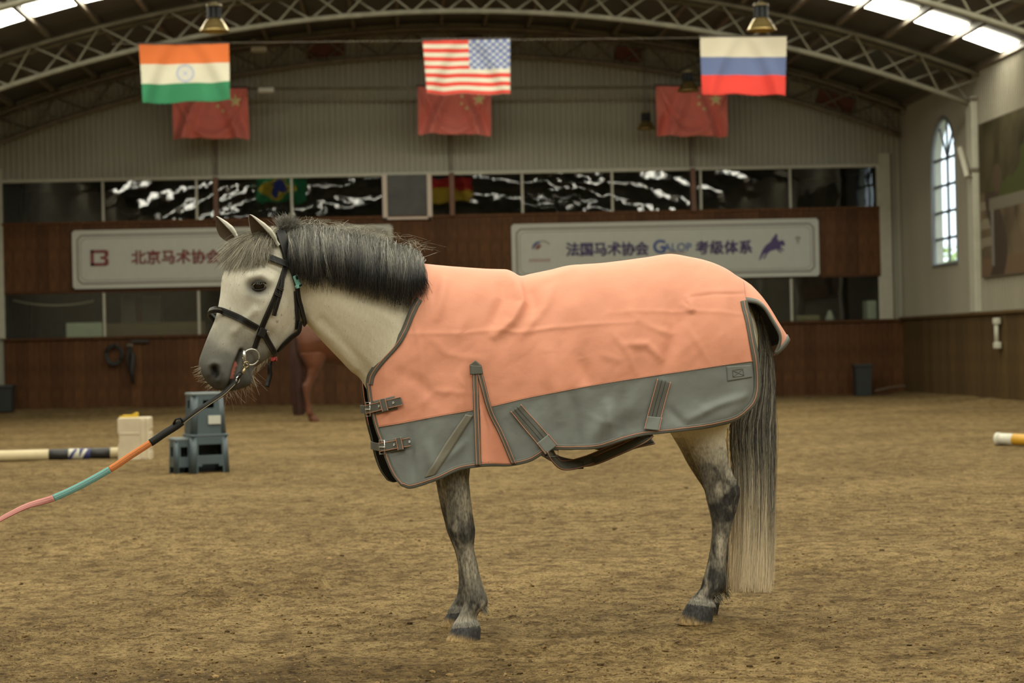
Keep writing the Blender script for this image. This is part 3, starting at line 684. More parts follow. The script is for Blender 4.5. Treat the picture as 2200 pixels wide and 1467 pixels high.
# red emblem: a rounded B with an open counter
q = np.array(loc_on(s1, 214, 554)); em = MB(); e = .165
for x0, x1, z0, z1 in ((-e, -e * .62, -e * .9, e * .9), (-e, e * .75, e * .55, e * .9), (-e, e * .75, -e * .9, -e * .55), (e * .55, e, e * .12, e * .8), (e * .55, e, -e * .8, -e * .12), (e * .1, e * .8, -e * .16, e * .16)):
    em.box((x0, -.01, z0), (x1, .004, z1), .004)
em.build('emblem', M_RED, s1, loc=q)
s2, w2 = sign(1098, 1757, 484, 467, 1.08, 'long white signboard with navy lettering and a jumping horse emblem')
chars(s2, '法国马术协会', 1231, 1379, 538, .265, M_NAVY)
text('letter', 'G', M_BLUE, .34, loc_on(s2, 1417, 531), s2, bold=.010); text('letter', 'ALOP', M_BLUE, .21, loc_on(s2, 1456, 532), s2, bold=.003, scale_x=1.0)
a_ = loc_on(s2, 1432, 543); MB().box((0, -.006, -.012), (.36, .003, .012)).build('underline', M_PINK, s2, loc=a_)
chars(s2, '考级体系', 1509, 1602, 534, .265, M_NAVY)
# horse-head emblem with three coloured bands, and a small caption bar
for k, (m_, off) in enumerate(((M_BLUE, 0), (M_PINK, .045), (M_RED, .085))):
    arcp = [(.02 + (.17 - off) * math.cos(t) * 1.05, (.17 - off) * math.sin(t) * .95 - .02) for t in np.linspace(math.radians(95), math.radians(175), 9)]
    wv = MB(); wv.tube([(x, 0, z) for x, z in arcp], .02, 6, rs=[.006 + .016 * math.sin(math.pi * i / 8) for i in range(9)]); wv.build('emblem_stroke', m_, s2, loc=loc_on(s2, 1162, 535))
wv = MB().tube([(.03 + .16 * math.cos(t), 0, .14 + .10 * math.sin(t) - .09) for t in np.linspace(1.6, .3, 8)], .008, 5); wv.build('emblem_stroke', M_LINE, s2, loc=loc_on(s2, 1160, 535))
cp = MB()
for i in range(7): cp.box((-.20 + i * .058, -.004, -.028), (-.20 + i * .058 + .042, .003, .028))
cp.build('caption', M_PINK, s2, loc=loc_on(s2, 1160, 559))
# jumping horse and rider
hz = [(-.27, -.25), (-.235, -.235), (-.17, -.13), (-.13, -.11), (-.185, -.22), (-.16, -.225), (-.10, -.12), (-.04, -.075), (.03, -.06), (.07, -.045), (.12, -.10), (.16, -.115), (.175, -.10), (.14, -.085), (.115, -.03), (.15, -.055), (.20, -.085), (.215, -.07), (.17, -.03), (.15, .0), (.17, .03), (.205, .01), (.235, .02), (.23, .06), (.205, .115), (.17, .12), (.12, .10), (.10, .14), (.085, .17), (.10, .205), (.085, .24), (.05, .235), (.04, .20), (.0, .17), (-.02, .12), (-.05, .085), (-.12, .04), (-.155, .0), (-.20, -.07), (-.235, -.16)]
MB().prism(hz, -.006, .004).build('jumping_horse_emblem', M_NAVY, s2, loc=loc_on(s2, 1660, 530))
t_ = loc_on(s2, 1714, 515); em = MB()
for k in range(5):
    c = math.pi * (.1 + .2 * k); em.tube([(.03 * math.cos(c), 0, .02), (.055 * math.cos(c), 0, .02 + .055 * math.sin(c))], .007, 5)
em.tube([(-.02, 0, -.07), (0, 0, -.02), (.02, 0, -.07)], .008, 5); em.tube([(-.035, 0, .015), (0, 0, -.02), (.035, 0, .015)], .008, 5); em.build('small_emblem', M_LINE, s2, loc=t_)

# ================================================================== things on the side wall
# poster: a blurred photograph of a horse by a white fence
pa = on_x(2111, 595, XR - .06); Yb, za, zb = pa[1], pa[2], 4.45; Ya = Yb - 4.3
nu, nv = 150, 90; U, V_ = np.meshgrid(np.linspace(0, 1, nu), np.linspace(0, 1, nv), indexing='ij'); u, v = U.ravel(), V_.ravel()
cc = np.zeros((len(u), 3)); g = fbm(np.c_[u * 9, v * 5], 4, 41)
cc[:] = np.where(v[:, None] > .55, np.array([.060, .050, .025]), np.array([.10, .075, .045])); cc *= (1 + .7 * g)[:, None]
cc[(v > .5) & (fbm(np.c_[u * 5, v * 4], 3, 44) > .2)] = (.055, .062, .022)
for zc in (.22, .34, .46): cc[(np.abs(v - zc - .03 * u) < .030) & (u < .14)] = (.20, .17, .115)
cc[v < .12] = (.13, .085, .05)
cc[(v < .55) & (np.abs(u - .20 - .05 * np.sin(v * 9)) < .085)] = (.055, .04, .028); cc[(v < .42) & (v > .06) & (np.abs(u - .155) < .016)] = (.16, .15, .13)
cc[(np.hypot((u - .22) * 2.4, (v - .62) * 1.4) < .13)] = (.08, .055, .035); cc[(v > .42) & (v < .5) & (u > .12)] = (.14, .125, .09)
pr = empty('wall_poster', (XR - .06, (Ya + Yb) / 2, za)); L0 = np.array(pr.location)
obj('print', np.c_[np.full(len(u), XR - .075), Yb + (Ya - Yb) * u, za + (zb - za) * v] - L0, grid_faces(nu, nv), mat('poster_print', attr='col', rough=.85, spec=.1), pr, col=cc)
MB().box((-.012, Ya - L0[1] - .02, -.02), (.02, Yb - L0[1] + .02, zb - za + .02), .004).build('backing_board', mat('poster_edge', (.12, .10, .07), .6), pr)
tag(pr, 'large brown photo poster of a horse on the side wall', 'poster')
# open shutter rod beside the arched window
a = on_x(2063, 318, XR - .22); b = on_x(2079, 380, XR - .22); o = empty('window_stay', a); tag(o, 'slanted pale strut beside the arched window', 'strut')
dd = b - a; MB().tube([(0, 0, 0), dd], .05, 4).build('strut', mat('pale_strut', (.48, .45, .36), .5), o); MB().tube([dd * .98, dd * .98 + [.20, 0, -.06]], .015, 6).build('hinge_pin', M_STEEL_D, o)
# wall-mounted handle on the kickboard
a = on_x(2140, 690, XR - .14); b = on_x(2137, 742, XR - .14); o = empty('wall_bracket', a); tag(o, 'white double-bar bracket on the side kickboard', 'bracket'); M_WH = mat('white_plastic', (.58, .57, .46), .45)
zl = b[2] - a[2]
for z in (0, zl): MB().box((-.03, -.10, z - .05), (.05, .10, z + .05), .015).build('end_block', M_WH, o)
for y in (-.05, .05): MB().tube([(0, y, 0), (0, y, zl)], .018, 8).build('bar', M_WH, o, True)
# dark tack hung on the back kickboard
def hang_tack(px, py, name, label, kind):
    p = on_y(px, py, D - .14); o = empty(name, p); tag(o, label, 'tack', 'tack hung on the back kickboard'); m_ = mat('dark_tack', (.02, .02, .018), .6)
    MB().box((-.05, -.01, -.03), (.05, .09, .03), .01).build('hook', M_STEEL_D, o)
    if kind == 'coil':
        for k in range(3): MB().tube([((.12 + .02 * k) * math.sin(t), -.03 - .01 * k, -.17 + (.15 + .02 * k) * math.cos(t)) for t in np.linspace(0, 2 * math.pi, 20)], .016, 6).build('rope_loop', m_, o, True)
    else:
        MB().tube([(.0, -.02, .0), (.06, -.04, -.20), (.03, -.05, -.45), (.05, -.05, -.70)], .03, 6, rs=[.02, .05, .055, .03]).build('bundle', m_, o, True)
        MB().tube([(.0, -.02, .0), (-.05, -.04, -.25), (.04, -.05, -.62)], .02, 6).build('strap', m_, o, True)
hang_tack(245, 742, 'rope_coil', 'dark rope coil hung on the back kickboard at left', 'coil'); hang_tack(279, 742, 'hanging_bridle', 'dark bundle of straps hanging beside the rope coil', 'b')
p = on_y(300, 733, D - .12); o = MB().box((-.17, -.03, -.03), (.17, .03, .03), .01).build('hook_rail', mat('dark_rail', (.03, .022, .018), .6), loc=p); tag(o, 'short dark rail on the kickboard right of the hung tack', 'rail')
# bins at the foot of the back wall
def bin_(px, py0, wpx, hpx, label, dep=36.55):
    p = on_y(px, py0, dep); s = dep / FP; w_, h_ = wpx * s / 2, hpx * s; t = empty('bin', (p[0], p[1], p[2])); tag(t, label, 'bin'); m_ = mat('bin_plastic', (.028, .032, .032), .5)
    V = []; q = w_ * .86
    MB().add([(-q, -q, -.1), (q, -q, -.1), (q, q, -.1), (-q, q, -.1), (-w_, -w_, h_), (w_, -w_, h_), (w_, w_, h_), (-w_, w_, h_)], [(0, 3, 2, 1), (0, 1, 5, 4), (1, 2, 6, 5), (2, 3, 7, 6), (3, 0, 4, 7)]).build('tub', m_, t)
    rim = MB()
    for x0, x1, y0, y1 in ((-w_ - .02, w_ + .02, -w_ - .02, -w_ + .02), (-w_ - .02, w_ + .02, w_ - .02, w_ + .02), (-w_ - .02, -w_ + .02, -w_, w_), (w_ - .02, w_ + .02, -w_, w_)): rim.box((x0, y0, h_ - .03), (x1, y1, h_ + .02), .006)
    rim.build('rim', m_, t); return t
bin_(1853, 838, 36, 54, 'dark square bin at the foot of the back wall at right'); bin_(8, 872, 44, 42, 'dark square bin at the foot of the back wall at far left')
a = on_y(1880, 840, 36.4); b = on_y(1945, 829, 36.4); o = MB().tube([a, (a + b) / 2 + [0, 0, .02], b], .022, 6).build('broken_pole', mat('old_wood', (.10, .07, .04), .8)); tag(o, 'dark broken stick lying by the right bin', 'stick')

# ================================================================== jump block, poles, mounting steps
fb = lambda x, y: fz_at(x, y)
p = on_z(292, 985); M_BLK = mat('block_plastic', (.62, .53, .38), .5, var=.12, vscale=4, bump=.1, bscale=20)
t = empty('jump_block', (p[0], p[1], fb(p[0], p[1]) - .005)); tag(t, 'weathered white plastic jump block holding the pole end', 'block')
s = 20.1 / FP; bw, bh, bd = 68 * s, 92 * s, .26
o = MB()
prof = [(-.5, 0), (.5, 0), (.5, .18), (.475, .24), (.5, .30), (.5, .62), (.47, .68), (.5, .74), (.5, .97), (.47, 1.0), (-.46, 1.0), (-.5, .97), (-.5, .66), (-.46, .60), (-.46, .42), (-.5, .36), (-.5, .0)]
o.prism([(x * bw, z * bh) for x, z in prof], -bd / 2, bd / 2); ob = o.build('body', M_BLK, t); bv = ob.modifiers.new('b', 'BEVEL'); bv.width = .012; bv.segments = 2
MB().box((bw * .22, -bd / 2 - .012, .02), (bw * .34, -bd / 2 + .01, bh * .96), .006).build('rib', M_BLK, t); MB().box((bw * .40, -bd / 2 - .010, .02), (bw * .47, -bd / 2 + .01, bh * .96), .006).build('rib', M_BLK, t)
MB().box((-bw * .42, -bd / 2 - .006, bh * .60), (bw * .18, -bd / 2 + .01, bh * .66), .004).build('moulded_step', M_BLK, t)
t2 = empty('jump_cup', (p[0] - .02, p[1], t.location[2] + bh)); tag(t2, 'yellow plastic jump cup lying on the white block', 'jump cup')
M_Y = mat('yellow_plastic', (.60, .40, .03), .4)
MB().prism([(-.13, 0), (.05, 0), (.05, .045), (.03, .05), (-.02, .022), (-.13, .014)], -.05, .05).build('cup', M_Y, t2); MB().box((-.10, -.03, .012), (-.02, .03, .026), .004).build('tab', M_Y, t2)
def banded_pole(name, A_, B_, r, bands, label):
    A_ = np.asarray(A_, float); B_ = np.asarray(B_, float); e = empty(name, A_); tag(e, label, 'pole'); d = B_ - A_
    for f0, f1, c, nm in bands:
        b = MB().tube([d * f0, d * f0 + d * .0002, d * (f0 + f1) / 2, d * f1 - d * .0002, d * f1], r, 20, rs=[r * .985, r, r, r, r * .985]); b.build('band', mat('pole_' + nm, c, .45, var=.08), e, True)
    return e
pr_ = .058; q0 = on_z(-400, 1000); q1 = on_z(262, 985)
A_ = on_z(-420, 1003); B_ = on_z(259, 983); A_[2] = fb(*A_[:2]) + pr_ * .9; B_[2] = fb(*B_[:2]) + pr_ * .95
def fr_(px): return (px + 420) / 679.
CR, BK, WHT, BL = (.60, .50, .30), (.018, .018, .017), (.62, .60, .50), (.03, .035, .14)
pole = banded_pole('ground_pole', A_, B_, pr_, [(0, fr_(103), CR, 'cream'), (fr_(103), fr_(146), BK, 'black'), (fr_(146), fr_(170), WHT, 'white'), (fr_(170), fr_(194), BL, 'blue'), (fr_(194), fr_(237), BK, 'black'), (fr_(237), 1, CR, 'cream')], 'cream ground pole with black, white and blue bands at left')
d = B_ - A_
for f0, f1, m_ in ((fr_(148), fr_(164), 'blue'), (fr_(172), fr_(186), 'white')):   # slanted brush marks across the coloured bands
    n1 = np.array([0, -1, .25]); n1 /= np.linalg.norm(n1); P = [d * (f0 + (f1 - f0) * k) + np.array([0, -1, 0]) * pr_ * math.cos(q) * 1.005 + np.array([0, 0, 1]) * pr_ * math.sin(q) * 1.005 for k, q in zip(np.linspace(0, 1, 7), np.linspace(-.9, 1.1, 7))]
    Nn = [np.array([0, -math.cos(q), math.sin(q)]) for q in np.linspace(-.9, 1.1, 7)]; V, Fc = ribbon(P, Nn, .032, .002); obj('painted_stripe', V, Fc, _MATS['pole_' + m_], pole)
a = on_z(2142, 958); b = on_z(2480, 966); r2 = .054; a[2] = fb(*a[:2]) + r2; b[2] = fb(*b[:2]) + r2
pr2 = banded_pole('ground_pole', a, b, r2, [(0, .02, WHT, 'white'), (.02, .115, WHT, 'white'), (.115, .42, (.62, .33, .025), 'yellow'), (.42, .72, WHT, 'white'), (.72, 1, (.62, .33, .025), 'yellow')], 'white and yellow ground pole at the right edge')
MB().tube([(0, 0, 0), (b - a) * .022], r2 * 1.12, 20).build('end_cap', mat('pole_white'), pr2, True)
# mounting steps: stacked tapering plastic frames with cut-outs
M_ST = mat('step_plastic', (.058, .084, .097), .42, var=.06, vscale=6)
ps = on_z(443, 1013); ss = 17.75 / FP; st = empty('mounting_steps', (ps[0], ps[1], fb(ps[0], ps[1]) - .01), math.radians(20)); tag(st, 'blue grey plastic two-step mounting stool on the sand', 'mounting stool')
def panel(name, c4, us, vs, holes, th=.014):
    """side wall with cut-outs: c4 = bottom-left, bottom-right, top-right, top-left"""
    c4 = [np.array(q, float) for q in c4]; V = []; Fc = []
    for v_ in vs:
        for u_ in us: V.append((1 - u_) * (1 - v_) * c4[0] + u_ * (1 - v_) * c4[1] + u_ * v_ * c4[2] + (1 - u_) * v_ * c4[3])
    n = len(us)
    for j in range(len(vs) - 1):
        for i in range(n - 1):
            if (i, j) not in holes: Fc.append((j * n + i, j * n + i + 1, (j + 1) * n + i + 1, (j + 1) * n + i))
    o = obj(name, V, Fc, M_ST, st); m_ = o.modifiers.new('t', 'SOLIDIFY'); m_.thickness = th; m_.offset = -1; bv = o.modifiers.new('b', 'BEVEL'); bv.width = .004; bv.segments = 2; return o
def frustum(cx, cy, w0, d0, w1, d1, z0, z1, us, vs, holes, rc=.055, open_faces=(0, 3)):
    """one tier: four flat side panels between rounded corners, tapering from (w0,d0) to (w1,d1)"""
    def corners(w_, d_, z): return [(cx - w_, cy - d_, z), (cx + w_, cy - d_, z), (cx + w_, cy + d_, z), (cx - w_, cy + d_, z)]
    b, tq = corners(w0, d0, z0), corners(w1, d1, z1); dirs = [(1, 0), (0, 1), (-1, 0), (0, -1)]
    for k in range(4):
        dx, dy = dirs[k]; e = lambda p, s: (p[0] + dx * rc * s, p[1] + dy * rc * s, p[2])
        panel('side_panel', (e(b[k], 1), e(b[(k + 1) % 4], -1), e(tq[(k + 1) % 4], -1), e(tq[k], 1)), us, vs, holes if k in open_faces else set())
    for k in range(4):
        sx, sy = [(-1, -1), (1, -1), (1, 1), (-1, 1)][k]; V = []
        for w_, d_, z in ((w0, d0, z0), (w1, d1, z1)):
            c = (cx + sx * (w_ - rc), cy + sy * (d_ - rc)); a0 = math.atan2(sy, sx) - math.pi / 4
            V += [(c[0] + rc * math.cos(a0 + math.pi / 2 * t), c[1] + rc * math.sin(a0 + math.pi / 2 * t), z) for t in np.linspace(0, 1, 8)]
        o = obj('corner_post', V, [(i, i + 1, i + 9, i + 8) for i in range(7)], M_ST, st, True); m_ = o.modifiers.new('t', 'SOLIDIFY'); m_.thickness = .014; m_.offset = -1
Hh = 172 * ss; zA = Hh * .49; zB = Hh
ARCH = {(1, 0), (2, 0), (3, 0), (2, 1), (1, 3), (2, 3), (3, 3)}; US = [0, .06, .20, .80, .94, 1]; VS = [0, .20, .26, .50, .78, 1]
frustum(0, 0, .182, .17, .168, .156, 0, zA - .02, US, VS, ARCH)
frustum(0, 0, .163, .15, .143, .13, zA - .005, zB - .02, [0, .16, .24, .76, .84, 1], [0, .25, .45, .66, .86, 1], {(2, 3)})
MB().box((-.172, -.16, zA - .025), (.172, .16, zA), .012).build('ledge', M_ST, st); MB().box((-.149, -.136, zB - .028), (.149, .136, zB), .014).build('tread', mat('step_top', (.13, .165, .17), .45), st)
# the low step on the left
frustum(-.21, .04, .092, .12, .084, .11, 0, zA - .045, US, VS, {(1, 0), (2, 0), (3, 0), (2, 3)}, .035)
MB().box((-.298, -.075, zA - .06), (-.13, .155, zA - .03), .012).build('tread', mat('step_top'), st)
lb = MB().box((-.01, -.163, zA + .085), (.10, -.146, zA + .160), .002).build('label_sticker', mat('sticker', (.50, .50, .44), .5), st); lb['label'] = 'small white sticker'

# ================================================================== the grey pony
poll = HF.world(640, 600, -.02)
PHH = math.radians(27) - CAM_YAW
HEX = np.array([math.cos(PHH), math.sin(PHH), 0]); HEY = np.array([-math.sin(PHH), math.cos(PHH), 0])
HDF = Frame(poll, HEX, HEY); HEYL = vec_h(HEY); HEXL = vec_h(HEX)
def hdat(px, py, y=0.0): return loc_h(HDF.world(px, py, y))
CAML = loc_h(C0)
def ray_l(px, py): return vec_h(ray(px, py))

def ring(A, B, W, shape=(1, 1, 1), ey=np.array([0, 1.0, 0]), n=28, e=1.0, yo=0.0):
    """closed section from A (top/front) to B: half width W, shape = width factor at A end, middle, B end"""
    th = np.linspace(0, 2 * math.pi, n, endpoint=False); v = (1 - np.cos(th)) / 2
    sh = np.interp(v, [0, .5, 1], shape); s = np.sin(th); s = np.sign(s) * np.abs(s) ** e
    return A + (B - A) * v[:, None] + (W * sh * s)[:, None] * ey + yo * ey
def loft(mb, rings):
    n = len(rings[0]); V = np.vstack(rings); Fc = []
    for i in range(len(rings) - 1):
        for k in range(n): Fc.append((i * n + k, i * n + (k + 1) % n, (i + 1) * n + (k + 1) % n, (i + 1) * n + k))
    Fc.append(tuple(range(n - 1, -1, -1))); Fc.append(tuple((len(rings) - 1) * n + k for k in range(n)))
    bm = bmesh.new(); vs = [bm.verts.new(p) for p in V]
    for f in Fc: bm.faces.new([vs[i] for i in f])
    bmesh.ops.recalc_face_normals(bm, faces=bm.faces); bm.verts.index_update()
    mb.add([v.co[:] for v in bm.verts], [[v.index for v in f.verts] for f in bm.faces]); bm.free()
def densify(rows, m):                             # smooth rows of numbers along the loft
    R = np.array(rows, float); t = np.arange(len(R)); tt = np.linspace(0, len(R) - 1, m)
    Q = np.vstack([2 * R[0] - R[1], R, 2 * R[-1] - R[-2]]); out = []
    for x in tt:
        i = min(int(x), len(R) - 2); f = x - i; a, b, c, d = Q[i], Q[i + 1], Q[i + 2], Q[i + 3]
        out.append(.5 * (2 * b + (c - a) * f + (2 * a - 5 * b + 4 * c - d) * f * f + (3 * b - a - 3 * c + d) * f ** 3))
    return np.array(out)
body = MB()
# trunk: top px, bottom px, half width  (front to back)
trunk = [(815, 700, 830, 900, .075), (840, 655, 850, 965, .13), (880, 610, 890, 985, .165), (940, 585, 950, 985, .19), (1010, 585, 1015, 965, .205), (1110, 600, 1110, 950, .225), (1220, 590, 1220, 935, .245),
         (1330, 575, 1330, 915, .25), (1430, 562, 1435, 895, .245), (1510, 576, 1510, 880, .225), (1565, 605, 1560, 880, .185), (1600, 645, 1590, 850, .14), (1618, 690, 1608, 800, .085)]
loft(body, [ring(hat(a, b), hat(c, d), w_, (.85, 1, .9), n=36, e=.85) for a, b, c, d, w_ in densify(trunk, 40)])
# neck
neck = [(1010, 585, 860, 960, .185, 0), (930, 580, 812, 885, .165, 0), (860, 548, 778, 820, .132, -.002), (800, 530, 742, 783, .112, -.006), (738, 514, 697, 738, .097, -.012), (680, 502, 660, 694, .086, -.018), (640, 496, 630, 672, .078, -.02), (610, 498, 610, 640, .07, -.02)]
loft(body, [ring(hat(a, b, yo), hat(c, d, yo), w_, (.5, 1, .95), n=32) for a, b, c, d, w_, yo in densify(neck, 30)])
# head: front-of-face px, jaw px, half width, width factors
head = [(628, 497, 655, 630, .062, .8, 1, .8), (592, 496, 656, 672, .074, .85, 1, .8), (548, 512, 648, 700, .086, .95, 1.05, .72), (508, 543, 630, 722, .093, 1.0, 1.05, .68), (482, 588, 606, 742, .088, 1.0, 1.05, .66),
        (475, 635, 588, 760, .074, .95, 1.0, .70), (464, 682, 573, 772, .062, .9, 1.0, .74), (449, 718, 560, 781, .053, .95, 1.0, .75), (437, 750, 549, 790, .050, 1.05, 1.0, .75), (429, 775, 543, 802, .052, 1.1, 1.0, .72),
        (430, 797, 541, 818, .051, 1.08, 1.0, .75), (441, 818, 530, 829, .045, 1.0, 1.0, .8), (458, 834, 508, 838, .033, 1, 1, .9), (472, 840, 492, 841, .016, 1, 1, 1)]
loft(body, [ring(hdat(a, b), hdat(c, d), w_, (s0, s1, s2), HEYL, n=36, e=.8) for a, b, c, d, w_, s0, s1, s2 in densify(head, 52)])
# legs: py, left px, right px, half depth
def leg(rows, y, m=44, yslope=0.0):
    rr = []
    for py, l, r_, hd in densify(rows, m):
        A = hat(l, py, y); B = hat(r_, py, y); rr.append(ring(A, B, hd, (.9, 1, .9), n=22, e=.9))
    loft(body, rr)
nf = [(880, 880, 1040, .075), (960, 915, 1025, .070), (1014, 940, 1008, .058), (1060, 951, 1010, .048), (1094, 958, 1014, .042), (1125, 962, 1019, .042), (1140, 964, 1021, .043), (1160, 971, 1019, .039), (1182, 979, 1019, .031), (1210, 986, 1026, .027), (1238, 991, 1032, .026), (1264, 995, 1040, .029),
      (1284, 997, 1047, .034), (1300, 996, 1047, .034), (1312, 991, 1033, .030), (1325, 984, 1024, .030), (1340, 974, 1030, .037), (1347, 971, 1032, .043), (1350, 970, 1033, .046), (1366, 963, 1032, .050), (1379, 956, 1031, .053)]
ff = [(880, 870, 1030, .070), (960, 905, 1010, .066), (1014, 931, 995, .056), (1060, 941, 997, .046), (1094, 948, 1000, .041), (1120, 955, 1006, .042), (1138, 959, 1008, .042), (1158, 967, 1006, .038), (1180, 976, 1009, .030), (1209, 983, 1016, .026), (1238, 985, 1018, .025), (1262, 985, 1021, .029),
      (1278, 981, 1024, .033), (1290, 975, 1020, .032), (1302, 968, 1012, .030), (1310, 964, 1012, .036), (1318, 961, 1014, .043), (1334, 952, 1014, .050), (1348, 945, 1013, .053)]
nh = [(820, 1380, 1615, .10), (890, 1440, 1580, .095), (929, 1466, 1556, .078), (962, 1480, 1560, .062), (995, 1493, 1566, .050), (1027, 1506, 1578, .043), (1050, 1513, 1588, .043), (1074, 1518, 1587, .041), (1102, 1525, 1580, .036), (1129, 1530, 1572, .030), (1160, 1528, 1565, .027), (1191, 1524, 1560, .026), (1222, 1517, 1559, .029),
      (1246, 1510, 1560, .034), (1264, 1505, 1558, .034), (1276, 1495, 1546, .031), (1285, 1486, 1534, .031), (1297, 1477, 1534, .040), (1301, 1475, 1535, .045), (1320, 1465, 1532, .050), (1342, 1456, 1528, .053)]
fh = [(820, 1360, 1590, .09), (890, 1415, 1560, .085), (929, 1440, 1540, .074), (962, 1460, 1545, .06), (995, 1477, 1552, .05), (1027, 1497, 1566, .043), (1050, 1512, 1582, .043), (1074, 1520, 1584, .041), (1102, 1532, 1582, .036), (1129, 1538, 1577, .030), (1160, 1538, 1573, .027), (1191, 1532, 1567, .026), (1222, 1525, 1567, .029),
      (1246, 1520, 1569, .034), (1262, 1514, 1568, .034), (1272, 1506, 1556, .031), (1280, 1498, 1545, .031), (1290, 1488, 1545, .040), (1294, 1486, 1546, .045), (1308, 1477, 1543, .050), (1322, 1470, 1540, .053)]
leg(nf, -.125); leg(ff, .105); leg(nh, -.125); leg(fh, .105)
# voxel union -> one skin
tmp = obj('tmp_body', body.v, body.f, None)
rmod = tmp.modifiers.new('r', 'REMESH'); rmod.mode = 'VOXEL'; rmod.voxel_size = .0046
smod = tmp.modifiers.new('s', 'SMOOTH'); smod.factor = .5; smod.iterations = 7
bme = bpy.data.meshes.new_from_object(tmp.evaluated_get(bpy.context.evaluated_depsgraph_get())); bpy.data.objects.remove(tmp)
nv_ = len(bme.vertices); BV = np.empty(nv_ * 3, np.float64)
def getv(me): a = np.empty(len(me.vertices) * 3, np.float32); me.vertices.foreach_get('co', a); return a.reshape(-1, 3).astype(float)
def getn(me): a = np.empty(len(me.vertices) * 3, np.float32); me.vertices.foreach_get('normal', a); return a.reshape(-1, 3).astype(float)
BV = getv(bme); BN = getn(bme)
def project(P):                                   # pony-local -> photo pixels (used to paint coat marks where the coat has them)
    Wd = HO + P[:, :1] * EX + P[:, 1:2] * EY + P[:, 2:] * np.array([0, 0, 1.0]) - C0; z = Wd @ FW; return 1100 + FP * (Wd @ RC) / z, 733.5 - FP * (Wd @ UC) / z
PXS, PYS = project(BV)
# which side: signed distance from the head's own mid plane and from the body's
HP0 = loc_h(poll); hside = (BV - HP0) @ HEYL
is_head = (PXS < 648) & (PYS < 845) & (PYS > 455) & (PXS > 420)
def polydist(px, py, path):
    d = np.full(len(px), 1e9); tt = np.zeros(len(px)); P = np.array(path, float); acc = 0; tot = np.linalg.norm(np.diff(P, axis=0), axis=1).sum()
    for a, b in zip(P, P[1:]):
        ab = b - a; t = np.clip(((px - a[0]) * ab[0] + (py - a[1]) * ab[1]) / (ab @ ab), 0, 1); q = np.hypot(px - a[0] - t * ab[0], py - a[1] - t * ab[1])
        m_ = q < d; d[m_] = q[m_]; tt[m_] = (acc + t[m_] * np.linalg.norm(ab)) / tot; acc += np.linalg.norm(ab)
    return d, tt
SYM = np.zeros(nv_)                                # head details are carved on both cheeks: mirror far vertices into near pixels
mir = BV - 2 * hside[:, None] * HEYL * (hside[:, None] > 0); MPX, MPY = project(mir)
disp = np.zeros(nv_)
def brush(path, wid, amp, mask=None, taper=False):
    d, t = polydist(MPX, MPY, path) if len(path) > 1 else (np.hypot(MPX - path[0][0], MPY - path[0][1]), 0)
    g = np.exp(-(d / wid) ** 2) * amp
    if taper: g = g * np.sin(np.clip(t, 0, 1) * math.pi) ** .5
    disp[:] += np.where(is_head if mask is None else mask, g, 0)
brush([(540, 597), (560, 593), (578, 602)], 12, .012)           # brow ridge
brush([(556, 615)], 17, -.014)                                     # eye hollow
brush([(535, 632), (560, 640)], 10, .004)
brush([(585, 560)], 20, -.006)
brush([(548, 668), (525, 690), (505, 712)], 9, .006)               # facial crest
brush([(500, 660), (480, 720)], 16, -.003)
brush([(520, 735), (500, 745)], 18, -.004)
brush([(640, 668), (632, 705), (605, 737), (585, 750)], 10, .006)  # jaw edge
brush([(585, 690), (600, 660)], 26, .005)                          # cheek
brush([(560, 735), (575, 720)], 14, -.006)
brush([(459, 781), (468, 783), (473, 800), (468, 815)], 7, .008)    # nostril rim
brush([(450, 785), (449, 803)], 6, .005)
brush([(461, 793), (463, 803)], 7.5, -.022)                           # nostril
brush([(519, 755), (507, 785), (499, 815), (492, 832)], 5.0, -.016)   # mouth
brush([(528, 800), (530, 815)], 14, .006); brush([(480, 815)], 14, .006)
brush([(541, 790), (552, 783)], 9, -.006)
nk = (PXS > 640) & (PXS < 800) & (PYS < 840)
brush([(668, 690), (720, 730), (760, 790)], 14, .006, nk); brush([(690, 690), (745, 745), (790, 800)], 12, -.006, nk)  # jugular groove
brush([(700, 640), (780, 690), (850, 740)], 26, .005, nk)
lg = PYS > 1030
brush([(990, 1145)], 16, .003, lg); brush([(1000, 1200), (1012, 1265)], 5, .002, lg)
brush([(1555, 1040), (1548, 1075)], 9, -.004, lg); brush([(1575, 1030), (1580, 1060)], 9, .005, lg)
BV = BV + BN * disp[:, None]
bme.vertices.foreach_set('co', BV.astype(np.float32).ravel()); bme.update()
BN = getn(bme)
# coat colours
CREAM, PALE, GREY, DARK = np.array([.70, .645, .50]), np.array([.62, .595, .51]), np.array([.20, .20, .185]), np.array([.055, .055, .055])
col = np.tile(CREAM, (nv_, 1)).astype(float)
def blend(w_, c): col[:] = col * (1 - w_[:, None]) + np.asarray(c) * w_[:, None]
sm = lambda x, a, b: np.clip((x - a) / (b - a), 0, 1) ** 2 * (3 - 2 * np.clip((x - a) / (b - a), 0, 1))
nz = fbm(BV * 16, 4, 51); nz2 = fbm(BV * 45, 3, 61)
hm = is_head & (PXS < 640)
blend(np.where(hm, .8, 0), PALE)
mz = np.where(hm, sm(MPY + .22 * (520 - MPX) + 26 * nz, 655, 785), 0); blend(mz * .94, GREY * .42)
mz2 = np.where(hm, sm(MPY + 10 * nz, 775, 835), 0); blend(mz2 * .65, DARK * .8)
e_ = np.exp(-(np.hypot((MPX - 553) / 1.25, MPY - 617) / 22) ** 4) * hm; blend(e_ * .95, (.055, .05, .046))
e2 = np.exp(-(np.hypot((MPX - 545), (MPY - 650) * .8) / 38) ** 2) * hm; blend(e2 * .30, GREY)
d, _ = polydist(MPX, MPY, [(461, 792), (464, 806)]); blend(np.exp(-(d / 11) ** 2) * hm, (.022, .020, .018))
